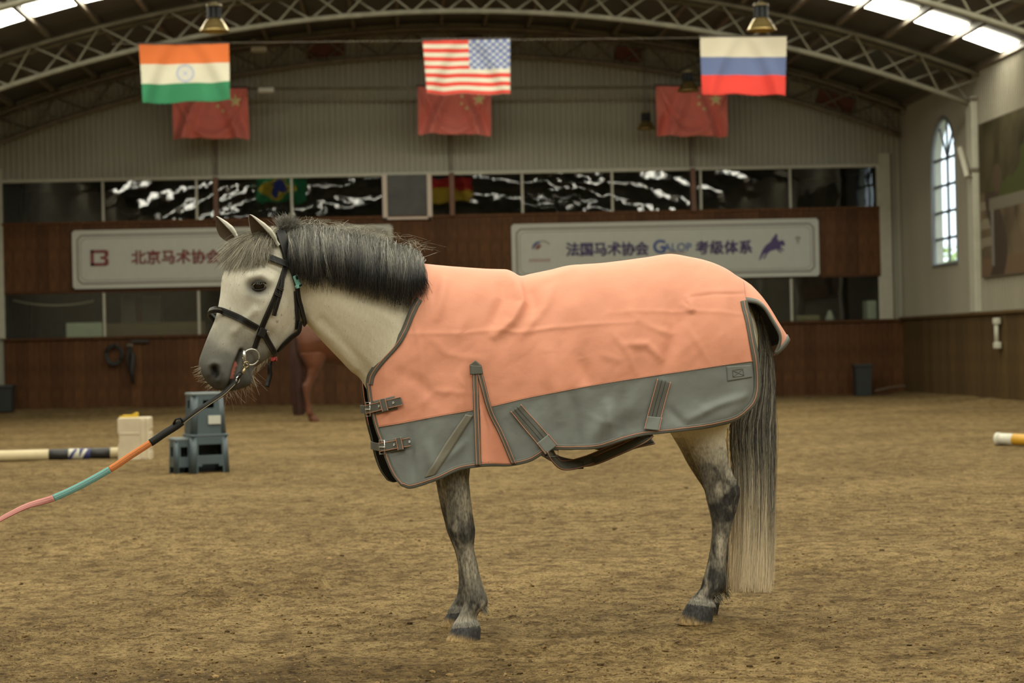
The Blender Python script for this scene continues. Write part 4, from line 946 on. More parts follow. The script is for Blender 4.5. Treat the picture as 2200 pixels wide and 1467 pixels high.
d, _ = polydist(MPX, MPY, [(519, 755), (507, 785), (499, 815), (492, 832)]); blend(np.exp(-(d / 6) ** 2) * hm * .9, (.02, .017, .015))
d, _ = polydist(MPX, MPY, [(509, 779), (503, 800), (500, 812)]); blend((d < 3.6) * 1.0 * hm, (.38, .13, .095))
blend(np.where((vnoise(BV * 130, 63) > .78) & hm & (fbm(BV * 14, 2, 71) > -.05), .6, 0), GREY * .6)          # flea-bitten flecks
blend(np.where((PXS > 640) & (PYS < 900), .14 * (1 + nz), 0), (.50, .47, .40))
# legs: grey with dappled dark joints
lw = sm(PYS + 25 * nz, 925, 1010) * (PYS > 880) * (PXS > 900)
blend(lw * .92, (.135, .124, .102))
dk = np.zeros(nv_)
for (cx_, cy_, sx, sy, a_) in ((995, 1150, 42, 44, 1.0), (1012, 1298, 30, 22, .9), (950, 1060, 14, 90, .8), (1018, 1090, 12, 60, .95), (1570, 1075, 38, 62, 1.3), (1520, 1180, 18, 45, 1.1), (1535, 1255, 40, 30, 1.3), (1562, 1010, 16, 60, .9), (985, 1260, 14, 60, .6), (1530, 1000, 26, 26, .6)):
    dk = np.maximum(dk, a_ * np.exp(-((PXS - cx_) / sx) ** 2 - ((PYS - cy_) / sy) ** 2))
dk = np.clip(dk * (1.0 + 3.2 * nz) + .7 * np.maximum(0, nz2), 0, 1) * (PYS > 960); blend(dk * .92, (.026, .026, .027))
lt = np.clip(2.6 * fbm(BV * [34, 34, 16], 4, 81), 0, 1) * (PYS > 940); blend(lt * .8, (.33, .30, .24))
lt = np.exp(-((PXS - 1002) / 14) ** 2 - ((PYS - 1085) / 38) ** 2) + np.exp(-((PXS - 1005) / 10) ** 2 - ((PYS - 1215) / 45) ** 2) + np.exp(-((PXS - 1000) / 20) ** 2 - ((PYS - 1330) / 14) ** 2); blend(np.clip(lt * (1 + 1.5 * nz2), 0, 1) * .65 * (PYS > 1000), (.40, .365, .29))
lt = np.exp(-((PXS - 1548) / 8) ** 2 - ((PYS - 1175) / 40) ** 2) + np.exp(-((PXS - 1510) / 24) ** 2 - ((PYS - 960) / 30) ** 2); blend(np.clip(lt * (1 + nz2), 0, 1) * .7 * (PYS > 900), (.50, .45, .35))
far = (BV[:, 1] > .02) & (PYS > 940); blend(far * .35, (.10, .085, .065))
# hooves: below each coronet line, horn with a sand-caked toe
def hoofcol(mask, cor, toe, yb):
    d = PYS - cor; h_ = mask & (d > 0); blend(np.where(mask, sm(-np.abs(d + 6), -12, -2) * .6, 0), (.40, .38, .33))
    blend(h_ * 1.0, (.050, .050, .050)); blend(np.where(h_, sm(PYS + 8 * nz + .25 * (toe - PXS) , yb - 22, yb - 6), 0), (.34, .235, .11))
yl = BV[:, 1]
hoofcol((yl < 0) & (PXS < 1060) & (PXS > 900) & (PYS > 1250), 1347 - .10 * (PXS - 1000), 975, 1378)
hoofcol((yl > 0) & (PXS < 1060) & (PXS > 900) & (PYS > 1250), 1316 - .10 * (PXS - 985), 960, 1346)
hoofcol((yl < 0) & (PXS > 1400) & (PYS > 1240), 1300 + .12 * (PXS - 1505), 1470, 1340)
hoofcol((yl > 0) & (PXS > 1400) & (PYS > 1240), 1293 + .05 * (PXS - 1505), 1480, 1322)
# ears: hollow leaves, joined into the skin mesh
def ear(base, tip, y0, y1, wmax, opn, bend):
    B = hdat(*base, y0); T = hdat(*tip, y1); ax = T - B; ln = np.linalg.norm(ax); ax /= ln
    o_ = np.asarray(opn, float); o_ -= ax * (o_ @ ax); o_ /= np.linalg.norm(o_); wv = np.cross(ax, o_); rr = []; cc_ = []
    for s in np.linspace(-.12, 1, 26):
        sc = max(0, s); hw = wmax * (np.interp(sc, [0, .15, .35, .6, .85, .96, 1], [.72, .92, 1, .80, .42, .2, .06]))
        c = B + ax * ln * s + bend * math.sin(max(0, s) * math.pi) * o_ * .5
        al = np.linspace(-2.15, 2.15, 17); out = [c + hw * (np.sin(a) * wv - .62 * np.cos(a) * o_) for a in al]
        inn = [c + hw * (.90 * np.sin(a) * wv - (.62 * np.cos(a) - .13 - .10 * math.cos(a)) * o_) for a in al[::-1]]
        rr.append(np.array(out + inn)); cc_ += [(PALE * .98 if 1 < k < 15 else PALE * .55) for k in range(17)] + [np.array([.15, .112, .078]) * (.7 + .5 * abs(k - 8) / 8) for k in range(17)]
    mb = MB(); n = 34; V = np.vstack(rr); Fc = []
    for i in range(len(rr) - 1):
        for k in range(n): Fc.append((i * n + k, i * n + (k + 1) % n, (i + 1) * n + (k + 1) % n, (i + 1) * n + k))
    Fc.append(tuple((len(rr) - 1) * n + k for k in range(n)))
    return V, Fc, np.array(cc_)
E1 = ear((582, 524), (536, 461), -.055, -.075, .039, -.72 * HEXL - .62 * HEYL + [0, 0, -.25], .010)
E2 = ear((500, 512), (464, 465), .060, .075, .034, -.55 * HEXL - .45 * HEYL + [0, 0, -.5], .010)
bf = [tuple(p.vertices) for p in bme.polygons]
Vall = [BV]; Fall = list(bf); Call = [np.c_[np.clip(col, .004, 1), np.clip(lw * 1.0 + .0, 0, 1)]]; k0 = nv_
for V, Fc, c_ in (E1, E2):
    Vall.append(V); Call.append(np.c_[c_, np.zeros(len(c_))]); Fall += [tuple(i + k0 for i in f) for f in Fc]; k0 += len(V)
bpy.data.meshes.remove(bme)
BVH = BVHTree.FromPolygons([Vector(v) for v in BV], bf)
def coat_material():
    mt = bpy.data.materials.new('grey_coat'); mt.use_nodes = True; nt = mt.node_tree; N = nt.nodes; L = nt.links; b = N['Principled BSDF']
    b.inputs['Roughness'].default_value = .68; b.inputs['Specular IOR Level'].default_value = .2
    at = N.new('ShaderNodeAttribute'); at.attribute_name = 'col'; tc = N.new('ShaderNodeTexCoord')
    def noise(sc, d, st=(1, 1, 1)):
        mp = N.new('ShaderNodeMapping'); mp.inputs['Scale'].default_value = st; L.new(tc.outputs['Object'], mp.inputs[0])
        n = N.new('ShaderNodeTexNoise'); n.inputs['Scale'].default_value = sc; n.inputs['Detail'].default_value = d; L.new(mp.outputs[0], n.inputs['Vector']); return n.outputs[0]
    def mrange(src, a, b_, lo, hi):
        m_ = N.new('ShaderNodeMapRange'); m_.inputs[1].default_value = a; m_.inputs[2].default_value = b_; m_.inputs[3].default_value = lo; m_.inputs[4].default_value = hi; L.new(src, m_.inputs[0]); return m_.outputs[0]
    def mm(op, a, b_):
        q = N.new('ShaderNodeMath'); q.operation = op
        for i_, v_ in enumerate((a, b_)):
            if isinstance(v_, (int, float)): q.inputs[i_].default_value = v_
            else: L.new(v_, q.inputs[i_])
        return q.outputs[0]
    fine = mrange(noise(150, 5, (1, 1, .35)), .32, .68, -1, 1)                 # hair tips, stronger on the dappled legs
    amp = mm('MULTIPLY_ADD', at.outputs['Alpha'], .42); N[-1].inputs[2].default_value = .05
    k = mm('ADD', mm('MULTIPLY', fine, amp), 1.0)
    fl = mrange(noise(210, 1), .735, .77, 1, .35)                                # small dark flecks
    k = mm('MULTIPLY', k, fl)
    vm = N.new('ShaderNodeVectorMath'); vm.operation = 'SCALE'; L.new(at.outputs['Color'], vm.inputs[0]); L.new(k, vm.inputs['Scale']); L.new(vm.outputs[0], b.inputs['Base Color'])
    bp = N.new('ShaderNodeBump'); bp.inputs['Strength'].default_value = .4; bp.inputs['Distance'].default_value = .0014; L.new(noise(240, 4, (1, 1, .4)), bp.inputs['Height']); L.new(bp.outputs[0], b.inputs['Normal'])
    return mt
pony = empty('pony', HO, HANG); tag(pony, 'grey pony with clipped dark mane standing side-on in a rug', 'horse')
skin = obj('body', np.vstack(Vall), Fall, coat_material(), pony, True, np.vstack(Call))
def hit(px, py):
    d = ray_l(px, py); r_ = BVH.ray_cast(Vector(CAML), Vector(d)); return (None, None) if r_[0] is None else (np.array(r_[0]), np.array(r_[1]))
def hitm(px, py):                                  # with averaged normal
    p, n_ = hit(px, py)
    if p is None: return None, None
    ns = [n_]
    for dx, dy in ((5, 0), (-5, 0), (0, 5), (0, -5)):
        q, nn = hit(px + dx, py + dy)
        if q is not None and np.linalg.norm(q - p) < .04: ns.append(nn)
    n_ = np.mean(ns, 0); return p, n_ / np.linalg.norm(n_)
def strap_on(path, wpx, m, parent, name, th=.0035, off=.002, n=40, smooth_n=True):
    P = []; Nn = []
    for px, py in crom(path, n):
        p, nn = hitm(px, py)
        if p is None: continue
        P.append(p + nn * off); Nn.append(nn)
    P = np.array(P); Nn = np.array(Nn)
    for _ in range(3):
        Nn[1:-1] = (Nn[:-2] + 2 * Nn[1:-1] + Nn[2:]) / 4; P[1:-1] = (P[:-2] + 2 * P[1:-1] + P[2:]) / 4
    Nn /= np.linalg.norm(Nn, axis=1)[:, None]
    V, Fc = ribbon(P, Nn, wpx / 640., th); return obj(name, V, Fc, m, parent), P, Nn
# eyes
ep, en = hitm(556, 614)
def eye_at(sgn):
    c = ep - en * .0075
    if sgn > 0: c = c - 2 * ((c - HP0) @ HEYL) * HEYL
    o_ = Vector(en) if sgn < 0 else Vector(en - 2 * (en @ HEYL) * HEYL)
    e = MB().lathe([(.0001, -.022)] + [(.022 * math.sin(t), -.022 * math.cos(t)) for t in np.linspace(.15, math.pi - .01, 16)], n=22).build('eye', mat('eye_ball', (.008, .005, .0035), .12, spec=.4, coat=.15), pony, True, c); e['label'] = 'dark shiny eye'
    for s_ in (-1, 1):                               # lids: upper heavier, with lashes
        pts_ = []
        ax = np.array(o_); rt = np.cross(ax, [0, 0, 1.0]); rt /= np.linalg.norm(rt); upv = np.cross(rt, ax); upv = upv * (1 if upv[2] > 0 else -1)
        for t in np.linspace(-1.25, 1.25, 13): pts_.append(c + ax * (.0205 * math.cos(t * .75) ) + rt * .0275 * math.sin(t) + upv * (s_ * (.0142 if s_ > 0 else .0132) * math.cos(t) + .001 - .10 * .018 * math.sin(t)))
        MB().tube(pts_, .004, 8, rs=[.0014 + (.0026 if s_ > 0 else .0014) * math.cos(t / 1.3) for t in np.linspace(-1.25, 1.25, 13)]).build('eyelid', mat('eyelid', (.035, .031, .028), .6, spec=.2), pony, True)
    ls = []; 
    for i in range(18):
        t = -1.0 + 2 * i / 17; p0 = c + ax * .022 + rt * .022 * math.sin(t) + upv * .0140 * math.cos(t); dr = ax * .9 + rt * .45 * t + upv * .10 + RNG.standard_normal(3) * .08
        ls.append(np.array([p0 + dr * .012 * s_ - upv * .004 * s_ ** 2 for s_ in np.linspace(0, 1, 5)]))
    strands('eyelash', ls, .0005, .0002, [np.tile([.30, .27, .2], (5, 1))] * len(ls), mat('pale_hair', attr='col', rough=.5), pony)
eye_at(-1); eye_at(1)
M_HAIR = mat('pony_hair', attr='col', rough=.5, spec=.35)
def keep_out(P, gap, it=2):                       # push hair points out of the skin
    for i in range(len(P)):
        r_ = BVH.find_nearest(Vector(P[i]))
        if r_[0] is None: continue
        q = np.array(r_[0]); nn = np.array(r_[1]); dd = (P[i] - q) @ nn
        if dd < gap: P[i] = q + nn * gap if np.linalg.norm(P[i] - q) < .09 else P[i]
    return P
# ---- mane: roots along the crest, falling to the near side
crest = crom([(622, 503), (650, 499), (690, 505), (740, 515), (800, 530), (850, 546), (885, 556), (905, 566)], 60)
lowr = crom([(640, 590), (668, 612), (700, 607), (752, 618), (800, 634), (848, 645), (880, 648), (905, 628)], 60)
topl = crom([(622, 492), (650, 484), (690, 488), (740, 497), (800, 509), (850, 524), (885, 533), (906, 553)], 60)
L_ = []; Cc_ = []; clump = {}
for i in range(15000):
    t = RNG.random(); k = t * 59; j = int(k); f = k - j
    if j >= 59: continue
    lerp = lambda A: A[j] * (1 - f) + A[j + 1] * f
    cr, lw_, tp = lerp(crest), lerp(lowr), lerp(topl)
    ck = int(t * 85); cl_ = clump.setdefault(ck, RNG.standard_normal(4))
    side = RNG.random(); yr = -.028 + .040 * side            # root rows across the crest
    yo = -.02 * np.interp(t, [0, 1], [1, 0])
    root = hat(cr[0], cr[1] + 3, yo + yr * .6)
    ln = RNG.uniform(.45, 1.03) if RNG.random() < .45 else RNG.uniform(.86, 1.05)
    sway = (cl_[0] * 9 + RNG.standard_normal() * 5) * ln; loose = RNG.random() < .05
    bulge = .030 + .030 * RNG.random() + .008 * cl_[1]
    top = hat(tp[0] + RNG.normal(0, 4), tp[1] + RNG.uniform(1, 9) - (RNG.uniform(2, 12) if loose else 0), yo + yr - .012)
    hw = np.interp(t, [0, 1], [.085, .135]); mid = tp * .45 + lw_ * .55; q1 = tp * .75 + lw_ * .25
    p1 = hat(q1[0] + sway * .3, q1[1], yo - hw * .62 - bulge * .8); p2 = hat(mid[0] + sway * .6, mid[1], yo - hw * .98 - bulge)
    ex = RNG.uniform(4, 16) if RNG.random() < .12 else 0
    p3 = hat(lw_[0] + sway + RNG.normal(0, 5), lw_[1] + RNG.normal(-3, 5) + ex + (5 * cl_[2]), yo - hw * 1.10 - bulge * .45)
    ctl = np.array([root, top, p1, p2, p3]); pl = fcr(ctl, 11)
    n_ = max(5, int(11 * ln)); pl = pl[:n_]
    ph_ = cl_[0] * 2 + RNG.normal(0, .5); wv_ = .0035 * np.sin(np.arange(n_) * 1.1 + ph_) * np.linspace(0, 1, n_); pl[:, 0] += wv_ * RNG.uniform(.3, 1.2)
    pl[1:] += np.cumsum(RNG.normal(0, .0016, (n_ - 1, 3)), axis=0)
    L_.append(pl); s = np.linspace(0, 1, 11)[:n_][:, None]
    g = RNG.uniform(.6, 1.25); lightc = np.array([.205, .197, .168]) * g * (1 + .25 * cl_[3] * .5); darkc = np.array([.022, .022, .023]) * g
    if RNG.random() < .10: lightc = np.array([.42, .40, .34]); 
    m_ = np.clip((s - .42 - .10 * cl_[2]) / .40, 0, 1); Cc_.append(lightc * (1 - m_) + darkc * m_ if RNG.random() < .88 else np.tile(darkc * 1.4, (n_, 1)))
for P in L_: keep_out(P, .004)
strands('mane', L_, .00062, .0003, Cc_, M_HAIR, pony)
# short fuzzy tuft at the poll, in front of the headpiece gap
L_ = []; Cc_ = []
for i in range(1800):
    a = RNG.random() * 2 * math.pi; r_ = math.sqrt(RNG.random()); bx = 617 + 17 * r_ * math.cos(a); by = 492 + 10 * r_ * math.sin(a); y = -.02 + RNG.uniform(-.045, .03)
    p = hat(bx, by, y); dr = hat(bx + RNG.normal(3, 8), by - RNG.uniform(12, 24), y + RNG.normal(-.004, .012)) - p
    s = np.linspace(0, 1, 6)[:, None]; P = p + dr * s + np.array([.01, -.006, -.006]) * s ** 2 * RNG.normal(0, 1); L_.append(P); Cc_.append(np.array([.04, .04, .038]) * (1 - s) + np.array([.20, .19, .165]) * s * RNG.uniform(.5, 1.2))
strands('mane_tuft', L_, .0006, .0003, Cc_, M_HAIR, pony)
FEND = crom([(460, 560), (466, 578), (482, 592), (505, 592), (530, 586), (550, 578), (570, 566)], 40)
# ---- forelock: from between the ears down over the forehead
L_ = []; Cc_ = []
for i in range(7500):
    t = RNG.random() if RNG.random() < .75 else RNG.random() ** .5; sp = RNG.normal(0, .022)
    b = np.array([590, 494]) + np.array([-34, 10]) * RNG.random() + RNG.normal(0, 3, 2); y0 = -.01 + RNG.uniform(-.035, .040)
    end = FEND[min(39, int(t * 40))] + RNG.normal(0, 9, 2)
    y1 = np.interp(t, [0, .4, 1], [.045, -.03, -.095]) + RNG.normal(0, .012)
    p0 = hdat(b[0], b[1], y0); mid = np.array([b[0] * .55 + end[0] * .45, b[1] * .62 + end[1] * .38]) + [-6 + 8 * t, -9]; p1 = hdat(mid[0], mid[1], y0 * .5 + y1 * .5 - .016)
    p2 = hdat(end[0], end[1], y1 - .010); pl = fcr([p0, p1, p2], 10)
    ln = RNG.uniform(.55, 1.0); n_ = max(5, int(10 * ln)); pl = pl[:n_]; ph_ = int(t * 22) * 1.7; pl += (np.sin(np.arange(n_) * .95 + ph_ + RNG.normal(0, .5)) * np.linspace(0, .006, n_))[:, None] * (HEXL + [0, 0, .4]); pl[1:] += np.cumsum(RNG.normal(0, .0018, (n_ - 1, 3)), axis=0); keep_out(pl, .004)
    L_.append(pl); s = np.linspace(0, 1, n_)[:, None]; c = np.array([.25, .23, .18]) * RNG.uniform(.5, 1.5) if RNG.random() < .75 else np.array([.48, .43, .33]); Cc_.append(c * (1 - .15 * s))
strands('forelock', L_, .0006, .00025, Cc_, M_HAIR, pony)
# flyaway hairs over crest and poll
L_ = []; Cc_ = []
for i in range(160):
    t = RNG.random(); j = int(t * 59); tp = topl[j]; p = hat(tp[0], tp[1] + 6, -.02 * (1 - t)); q = hat(tp[0] + RNG.normal(8, 16), tp[1] - RNG.uniform(4, 22), RNG.normal(-.02, .02)); e = hat(tp[0] + RNG.normal(16, 22), tp[1] - RNG.uniform(-8, 14), RNG.normal(-.03, .03))
    L_.append(crom([p, q, e], 9)); Cc_.append(np.tile(np.array([.36, .33, .26]) * RNG.uniform(.5, 1.2), (9, 1)))
strands('flyaway_hair', L_, .0005, .0003, Cc_, M_HAIR, pony)
# ---- whiskers
L_ = []; Cc_ = []
for i in range(170):
    if i < 110: b = crom([(470, 838), (500, 838), (530, 828), (541, 810), (545, 795)], 40)[RNG.integers(40)]; dr = np.array([RNG.normal(.25, .45), RNG.uniform(.5, 1)]); ln = RNG.uniform(8, 55) if RNG.random() < .35 else RNG.uniform(6, 22)
    else: b = crom([(431, 785), (434, 803), (446, 822), (462, 836)], 40)[RNG.integers(40)]; dr = np.array([-1, RNG.uniform(-.1, .9)]); ln = RNG.uniform(5, 20)
    dr = dr / np.linalg.norm(dr); y = RNG.uniform(-.035, .03); p = hdat(b[0], b[1], y); q = hdat(b[0] + dr[0] * ln * .5, b[1] + dr[1] * ln * .5, y * 1.3); e = hdat(b[0] + dr[0] * ln + RNG.normal(2, 3), b[1] + dr[1] * ln, y * 1.7)
    L_.append(crom([p, q, e], 6)); Cc_.append(np.tile([.34, .29, .20], (6, 1)))
for i in range(130):                               # beard under the jaw
    b = crom([(546, 792), (565, 779), (582, 765), (600, 750)], 40)[RNG.integers(40)]; y = RNG.uniform(-.03, .03); p = hdat(b[0], b[1] - 2, y); e = hdat(b[0] - RNG.uniform(0, 8), b[1] + RNG.uniform(5, 17), y)
    L_.append(crom([p, (p + e) / 2 + RNG.normal(0, .002, 3), e], 5)); Cc_.append(np.tile(np.array([.42, .34, .22]) * RNG.uniform(.6, 1.1), (5, 1)))
strands('whiskers', L_, .00034, .00018, Cc_, mat('pale_hair'), pony)
# ---- tail
tl = [(640, 1606, 1628), (690, 1614, 1645), (760, 1618, 1662), (830, 1606, 1664), (905, 1572, 1664), (960, 1572, 1663), (1000, 1579, 1661), (1090, 1580, 1659), (1180, 1579, 1656), (1266, 1577, 1652)]
TY = [q[0] for q in tl]; TLx = [q[1] for q in tl]; TRx = [q[2] for q in tl]
L_ = []; Cc_ = []; clump = {}
for i in range(10500):
    s_ = RNG.random(); yy = RNG.uniform(-1, 1) * math.sqrt(max(.05, 1 - (2 * s_ - 1) ** 2)); ck = int(s_ * 34) * 10 + int(yy * 3); cl_ = clump.setdefault(ck, RNG.standard_normal(3))
    y0 = RNG.uniform(668, 830) if RNG.random() < .8 else RNG.uniform(830, 980)
    y1 = 1274 - abs(RNG.normal(0, 20)) - (RNG.uniform(0, 330) if RNG.random() < .28 else 0); ys = np.linspace(y0, y1, 14)
    ss = np.clip(s_ + .05 * (cl_[0] + RNG.normal(0, .9)) * (ys - y0) / 500 + .018 * np.sin(ys / 60 + cl_[1] * 3), -.03, 1.05)
    rootf = np.clip((ys - y0) / 120, 0, 1); ctr = .55
    ss = ss * rootf + (ctr + (ss - ctr) * .75) * (1 - rootf)
    xs = np.interp(ys, TY, TLx) * (1 - ss) + np.interp(ys, TY, TRx) * ss
    dep = np.interp(ys, [640, 760, 900, 1266], [.02, .035, .05, .042]) * yy
    wsp = RNG.normal(0, 5) if RNG.random() < .15 else 0
    xs = xs + wsp * np.clip((ys - y0) / 250, 0, 1)
    P = hatv(xs + RNG.normal(0, .9, 14), ys, dep - .005); L_.append(P)
    g = RNG.uniform(.55, 1.35); u = np.clip((ys[:, None] - np.interp(s_, [0, .5, 1], [930, 1010, 1060]) + 18 * cl_[2] + RNG.normal(0, 55)) / 190, 0, 1)
    dk_ = np.array([.075, .072, .064]) * g if RNG.random() < .62 else np.array([.30, .28, .23]) * g; lt_ = np.array([.86, .72, .50]) * (.6 + .4 * g); Cc_.append(dk_ * (1 - u) + lt_ * u)
tail = strands('tail', L_, .0007, .0004, Cc_, M_HAIR, pony)
MB().tube([hat(1596, 650), hat(1614, 672), hat(1628, 710), hat(1636, 760), hat(1638, 830)], .03, 12, rs=[.034, .030, .026, .020, .008]).build('tail_dock', mat('dock', (.10, .095, .085), .7), pony, True)
# feathers over the coronets and fetlock tufts
L_ = []; Cc_ = []
for cor, yv, xs in ((1345, -.125, (970, 1034)), (1300, -.125, (1474, 1535)), (1314, .105, (962, 1014))):
    for i in range(420):
        px = RNG.uniform(*xs); py = cor - 7 + RNG.normal(0, 2) + (.10 if xs[0] > 1400 else -.10) * (px - sum(xs) / 2); p, nn = hit(px, py)
        if p is None or (yv > 0) != (p[1] > 0): continue
        e = p + np.array([RNG.normal(0, .002), 0, -RNG.uniform(.010, .020)]) + nn * .005; L_.append(np.array([p, (p + e) / 2 + nn * .003, e])); Cc_.append(np.tile(np.array([.34, .32, .27]) * RNG.uniform(.5, 1.2), (3, 1)))
for (cx_, cy_, yv, n_) in ((1040, 1300, -.125, 170), (1545, 1276, -.125, 150), (1562, 1268, .105, 90)):
    for i in range(n_):
        px = cx_ + RNG.normal(0, 4); py = cy_ + RNG.normal(0, 5); y = yv + RNG.normal(0, .012); p = hat(px - 4, py, y); e = hat(px + RNG.uniform(0, 7), py + RNG.uniform(6, 17), y); L_.append(np.array([p, (p + e) / 2, e])); Cc_.append(np.tile(np.array([.16, .15, .12]) * RNG.uniform(.3, 2), (3, 1)))
strands('fetlock_hair', L_, .0006, .0003, Cc_, M_HAIR, pony)

# ================================================================== the rug
M_COR = None
def cloth(name, col, wv=900, bumps=.12):
    mt = bpy.data.materials.new(name); mt.use_nodes = True; nt = mt.node_tree; N = nt.nodes; L = nt.links; b = N['Principled BSDF']
    b.inputs['Roughness'].default_value = .62; b.inputs['Sheen Weight'].default_value = .08; b.inputs['Specular IOR Level'].default_value = .35
    tc = N.new('ShaderNodeTexCoord'); nz = N.new('ShaderNodeTexNoise'); nz.inputs['Scale'].default_value = 5; nz.inputs['Detail'].default_value = 4; L.new(tc.outputs['Object'], nz.inputs['Vector'])
    mr = N.new('ShaderNodeMapRange'); mr.inputs[1].default_value = .3; mr.inputs[2].default_value = .7; mr.inputs[3].default_value = .95; mr.inputs[4].default_value = 1.04; L.new(nz.outputs[0], mr.inputs[0])
    vm = N.new('ShaderNodeVectorMath'); vm.operation = 'SCALE'; vm.inputs[0].default_value = col; L.new(mr.outputs[0], vm.inputs['Scale']); L.new(vm.outputs[0], b.inputs['Base Color'])
    mp = N.new('ShaderNodeMapping'); mp.inputs['Scale'].default_value = (60, 60, 420); L.new(tc.outputs['Object'], mp.inputs[0]); w1_ = N.new('ShaderNodeTexNoise'); w1_.inputs['Scale'].default_value = 1; w1_.inputs['Detail'].default_value = 2; L.new(mp.outputs[0], w1_.inputs['Vector'])
    n2 = N.new('ShaderNodeTexNoise'); n2.inputs['Scale'].default_value = 28; n2.inputs['Detail'].default_value = 3; L.new(tc.outputs['Object'], n2.inputs['Vector'])
    ad = N.new('ShaderNodeMath'); ad.operation = 'MULTIPLY_ADD'; ad.inputs[1].default_value = .10; L.new(w1_.outputs[0], ad.inputs[0]); L.new(n2.outputs[0], ad.inputs[2])
    bp = N.new('ShaderNodeBump'); bp.inputs['Strength'].default_value = bumps; bp.inputs['Distance'].default_value = .01; L.new(ad.outputs[0], bp.inputs['Height']); L.new(bp.outputs[0], b.inputs['Normal'])
    return mt
M_COR = cloth('coral_canvas', (.74, .315, .205)); M_GRY = cloth('grey_canvas', (.180, .196, .186)); M_BND = mat('rug_binding', (.105, .108, .092), .6, bump=.2, bscale=300, bdist=.001)
M_STC = mat('coral_piping', (.46, .22, .14), .6); M_LIN = mat('black_lining', (.012, .011, .011), .8); M_WEB = mat('grey_webbing', (.095, .098, .085), .7, bump=.3, bscale=250, bdist=.001); M_TAN = mat('reflective_tape', (.175, .165, .13), .5)
M_NICK = mat('nickel', (.74, .75, .74), .38, .9)
TOPX = [(770, 790), (790, 735), (815, 690), (850, 625), (880, 588), (905, 566), (960, 571), (1040, 577), (1085, 579), (1103, 585), (1118, 592), (1140, 588), (1180, 580), (1225, 570), (1300, 564), (1380, 554), (1420, 547), (1442, 545), (1470, 549), (1520, 560), (1560, 577), (1597, 603), (1625, 632), (1655, 672)]
TL_ = np.array([hat(*q) for q in TOPX]); WPX = np.array([hat(q, 800)[0] for q in (770, 790, 815, 850, 900, 960, 1050, 1150, 1300, 1450, 1530, 1580, 1610, 1635, 1660)]); WV = [.045, .095, .135, .172, .205, .222, .236, .252, .272, .270, .250, .215, .180, .140, .10]
HX = [hat(q, 800)[0] for q in (780, 850, 950, 1100, 1500, 1640)]; HV = [.22, .27, .36, .42, .42, .30]
FOLDS = [  # (px path, width px, amplitude m)  ridges + / valleys -
    ([(1090, 582), (1112, 610), (1122, 650), (1100, 690), (1062, 720)], 11, .013), ([(1122, 596), (1140, 630), (1150, 670)], 16, -.012), ([(1075, 600), (1085, 640), (1060, 690)], 14, -.010),
    ([(1160, 600), (1190, 590), (1235, 572)], 9, .008), ([(1190, 612), (1170, 660), (1120, 720)], 12, .007),
    ([(958, 590), (955, 620), (940, 680)], 12, .007), ([(940, 590), (930, 640)], 9, -.006), ([(1000, 680), (985, 720), (1000, 722)], 7, .006),
    ([(870, 716), (990, 716), (1070, 708), (1130, 716), (1210, 697)], 3.5, .0035), ([(1100, 714), (1230, 700), (1300, 694), (1365, 692)], 3.5, .004), ([(1305, 672), (1400, 668), (1500, 668), (1605, 676)], 3.5, .0035),
    ([(880, 650), (900, 740), (915, 900)], 3.5, .003), ([(930, 730), (960, 760), (1040, 775)], 6, .004), ([(905, 870), (935, 840), (1010, 845)], 5, .004), ([(985, 812), (1010, 840)], 5, .004),
    ([(1400, 700), (1375, 690), (1350, 670)], 5, .004), ([(1395, 702), (1440, 716), (1450, 712)], 5, .006), ([(1440, 640), (1452, 690), (1445, 740), (1425, 800)], 15, -.010), ([(1470, 655), (1485, 665), (1478, 640)], 8, .007),
    ([(1475, 700), (1500, 740), (1520, 775)], 5, .005), ([(1320, 720), (1350, 760), (1365, 800)], 5, .006), ([(1290, 760), (1330, 775)], 6, .004), ([(1250, 770), (1265, 830)], 14, -.007), ([(1345, 740), (1390, 740), (1420, 770)], 9, .005),
    ([(1485, 637), (1530, 633), (1597, 631)], 2.4, -.004), ([(1485, 629), (1540, 626), (1597, 624)], 5, .003), ([(1370, 760), (1362, 700), (1352, 650)], 16, .006), ([(1180, 760), (1190, 820), (1205, 900)], 18, .008), ([(1230, 850), (1240, 950)], 14, -.008),
    ([(1305, 870), (1315, 950)], 12, .010), ([(1340, 850), (1335, 940)], 12, -.007), ([(1260, 890), (1290, 905), (1340, 915)], 5, .004), ([(1500, 870), (1520, 885)], 6, .006), ([(1480, 900), (1540, 870), (1600, 850)], 9, .007), ([(1440, 880), (1470, 915)], 10, -.006),
    ([(920, 960), (935, 1020)], 12, .006), ([(880, 930), (890, 1030)], 9, -.005), ([(960, 990), (1000, 950)], 9, .005), ([(1140, 900), (1160, 985)], 13, .006), ([(1020, 600), (1010, 660), (1030, 760)], 22, .005), ([(1255, 600), (1240, 660), (1260, 720)], 22, .006), ([(1520, 600), (1545, 660), (1560, 760)], 22, .006), ([(860, 800), (900, 820), (940, 860)], 14, -.004)]
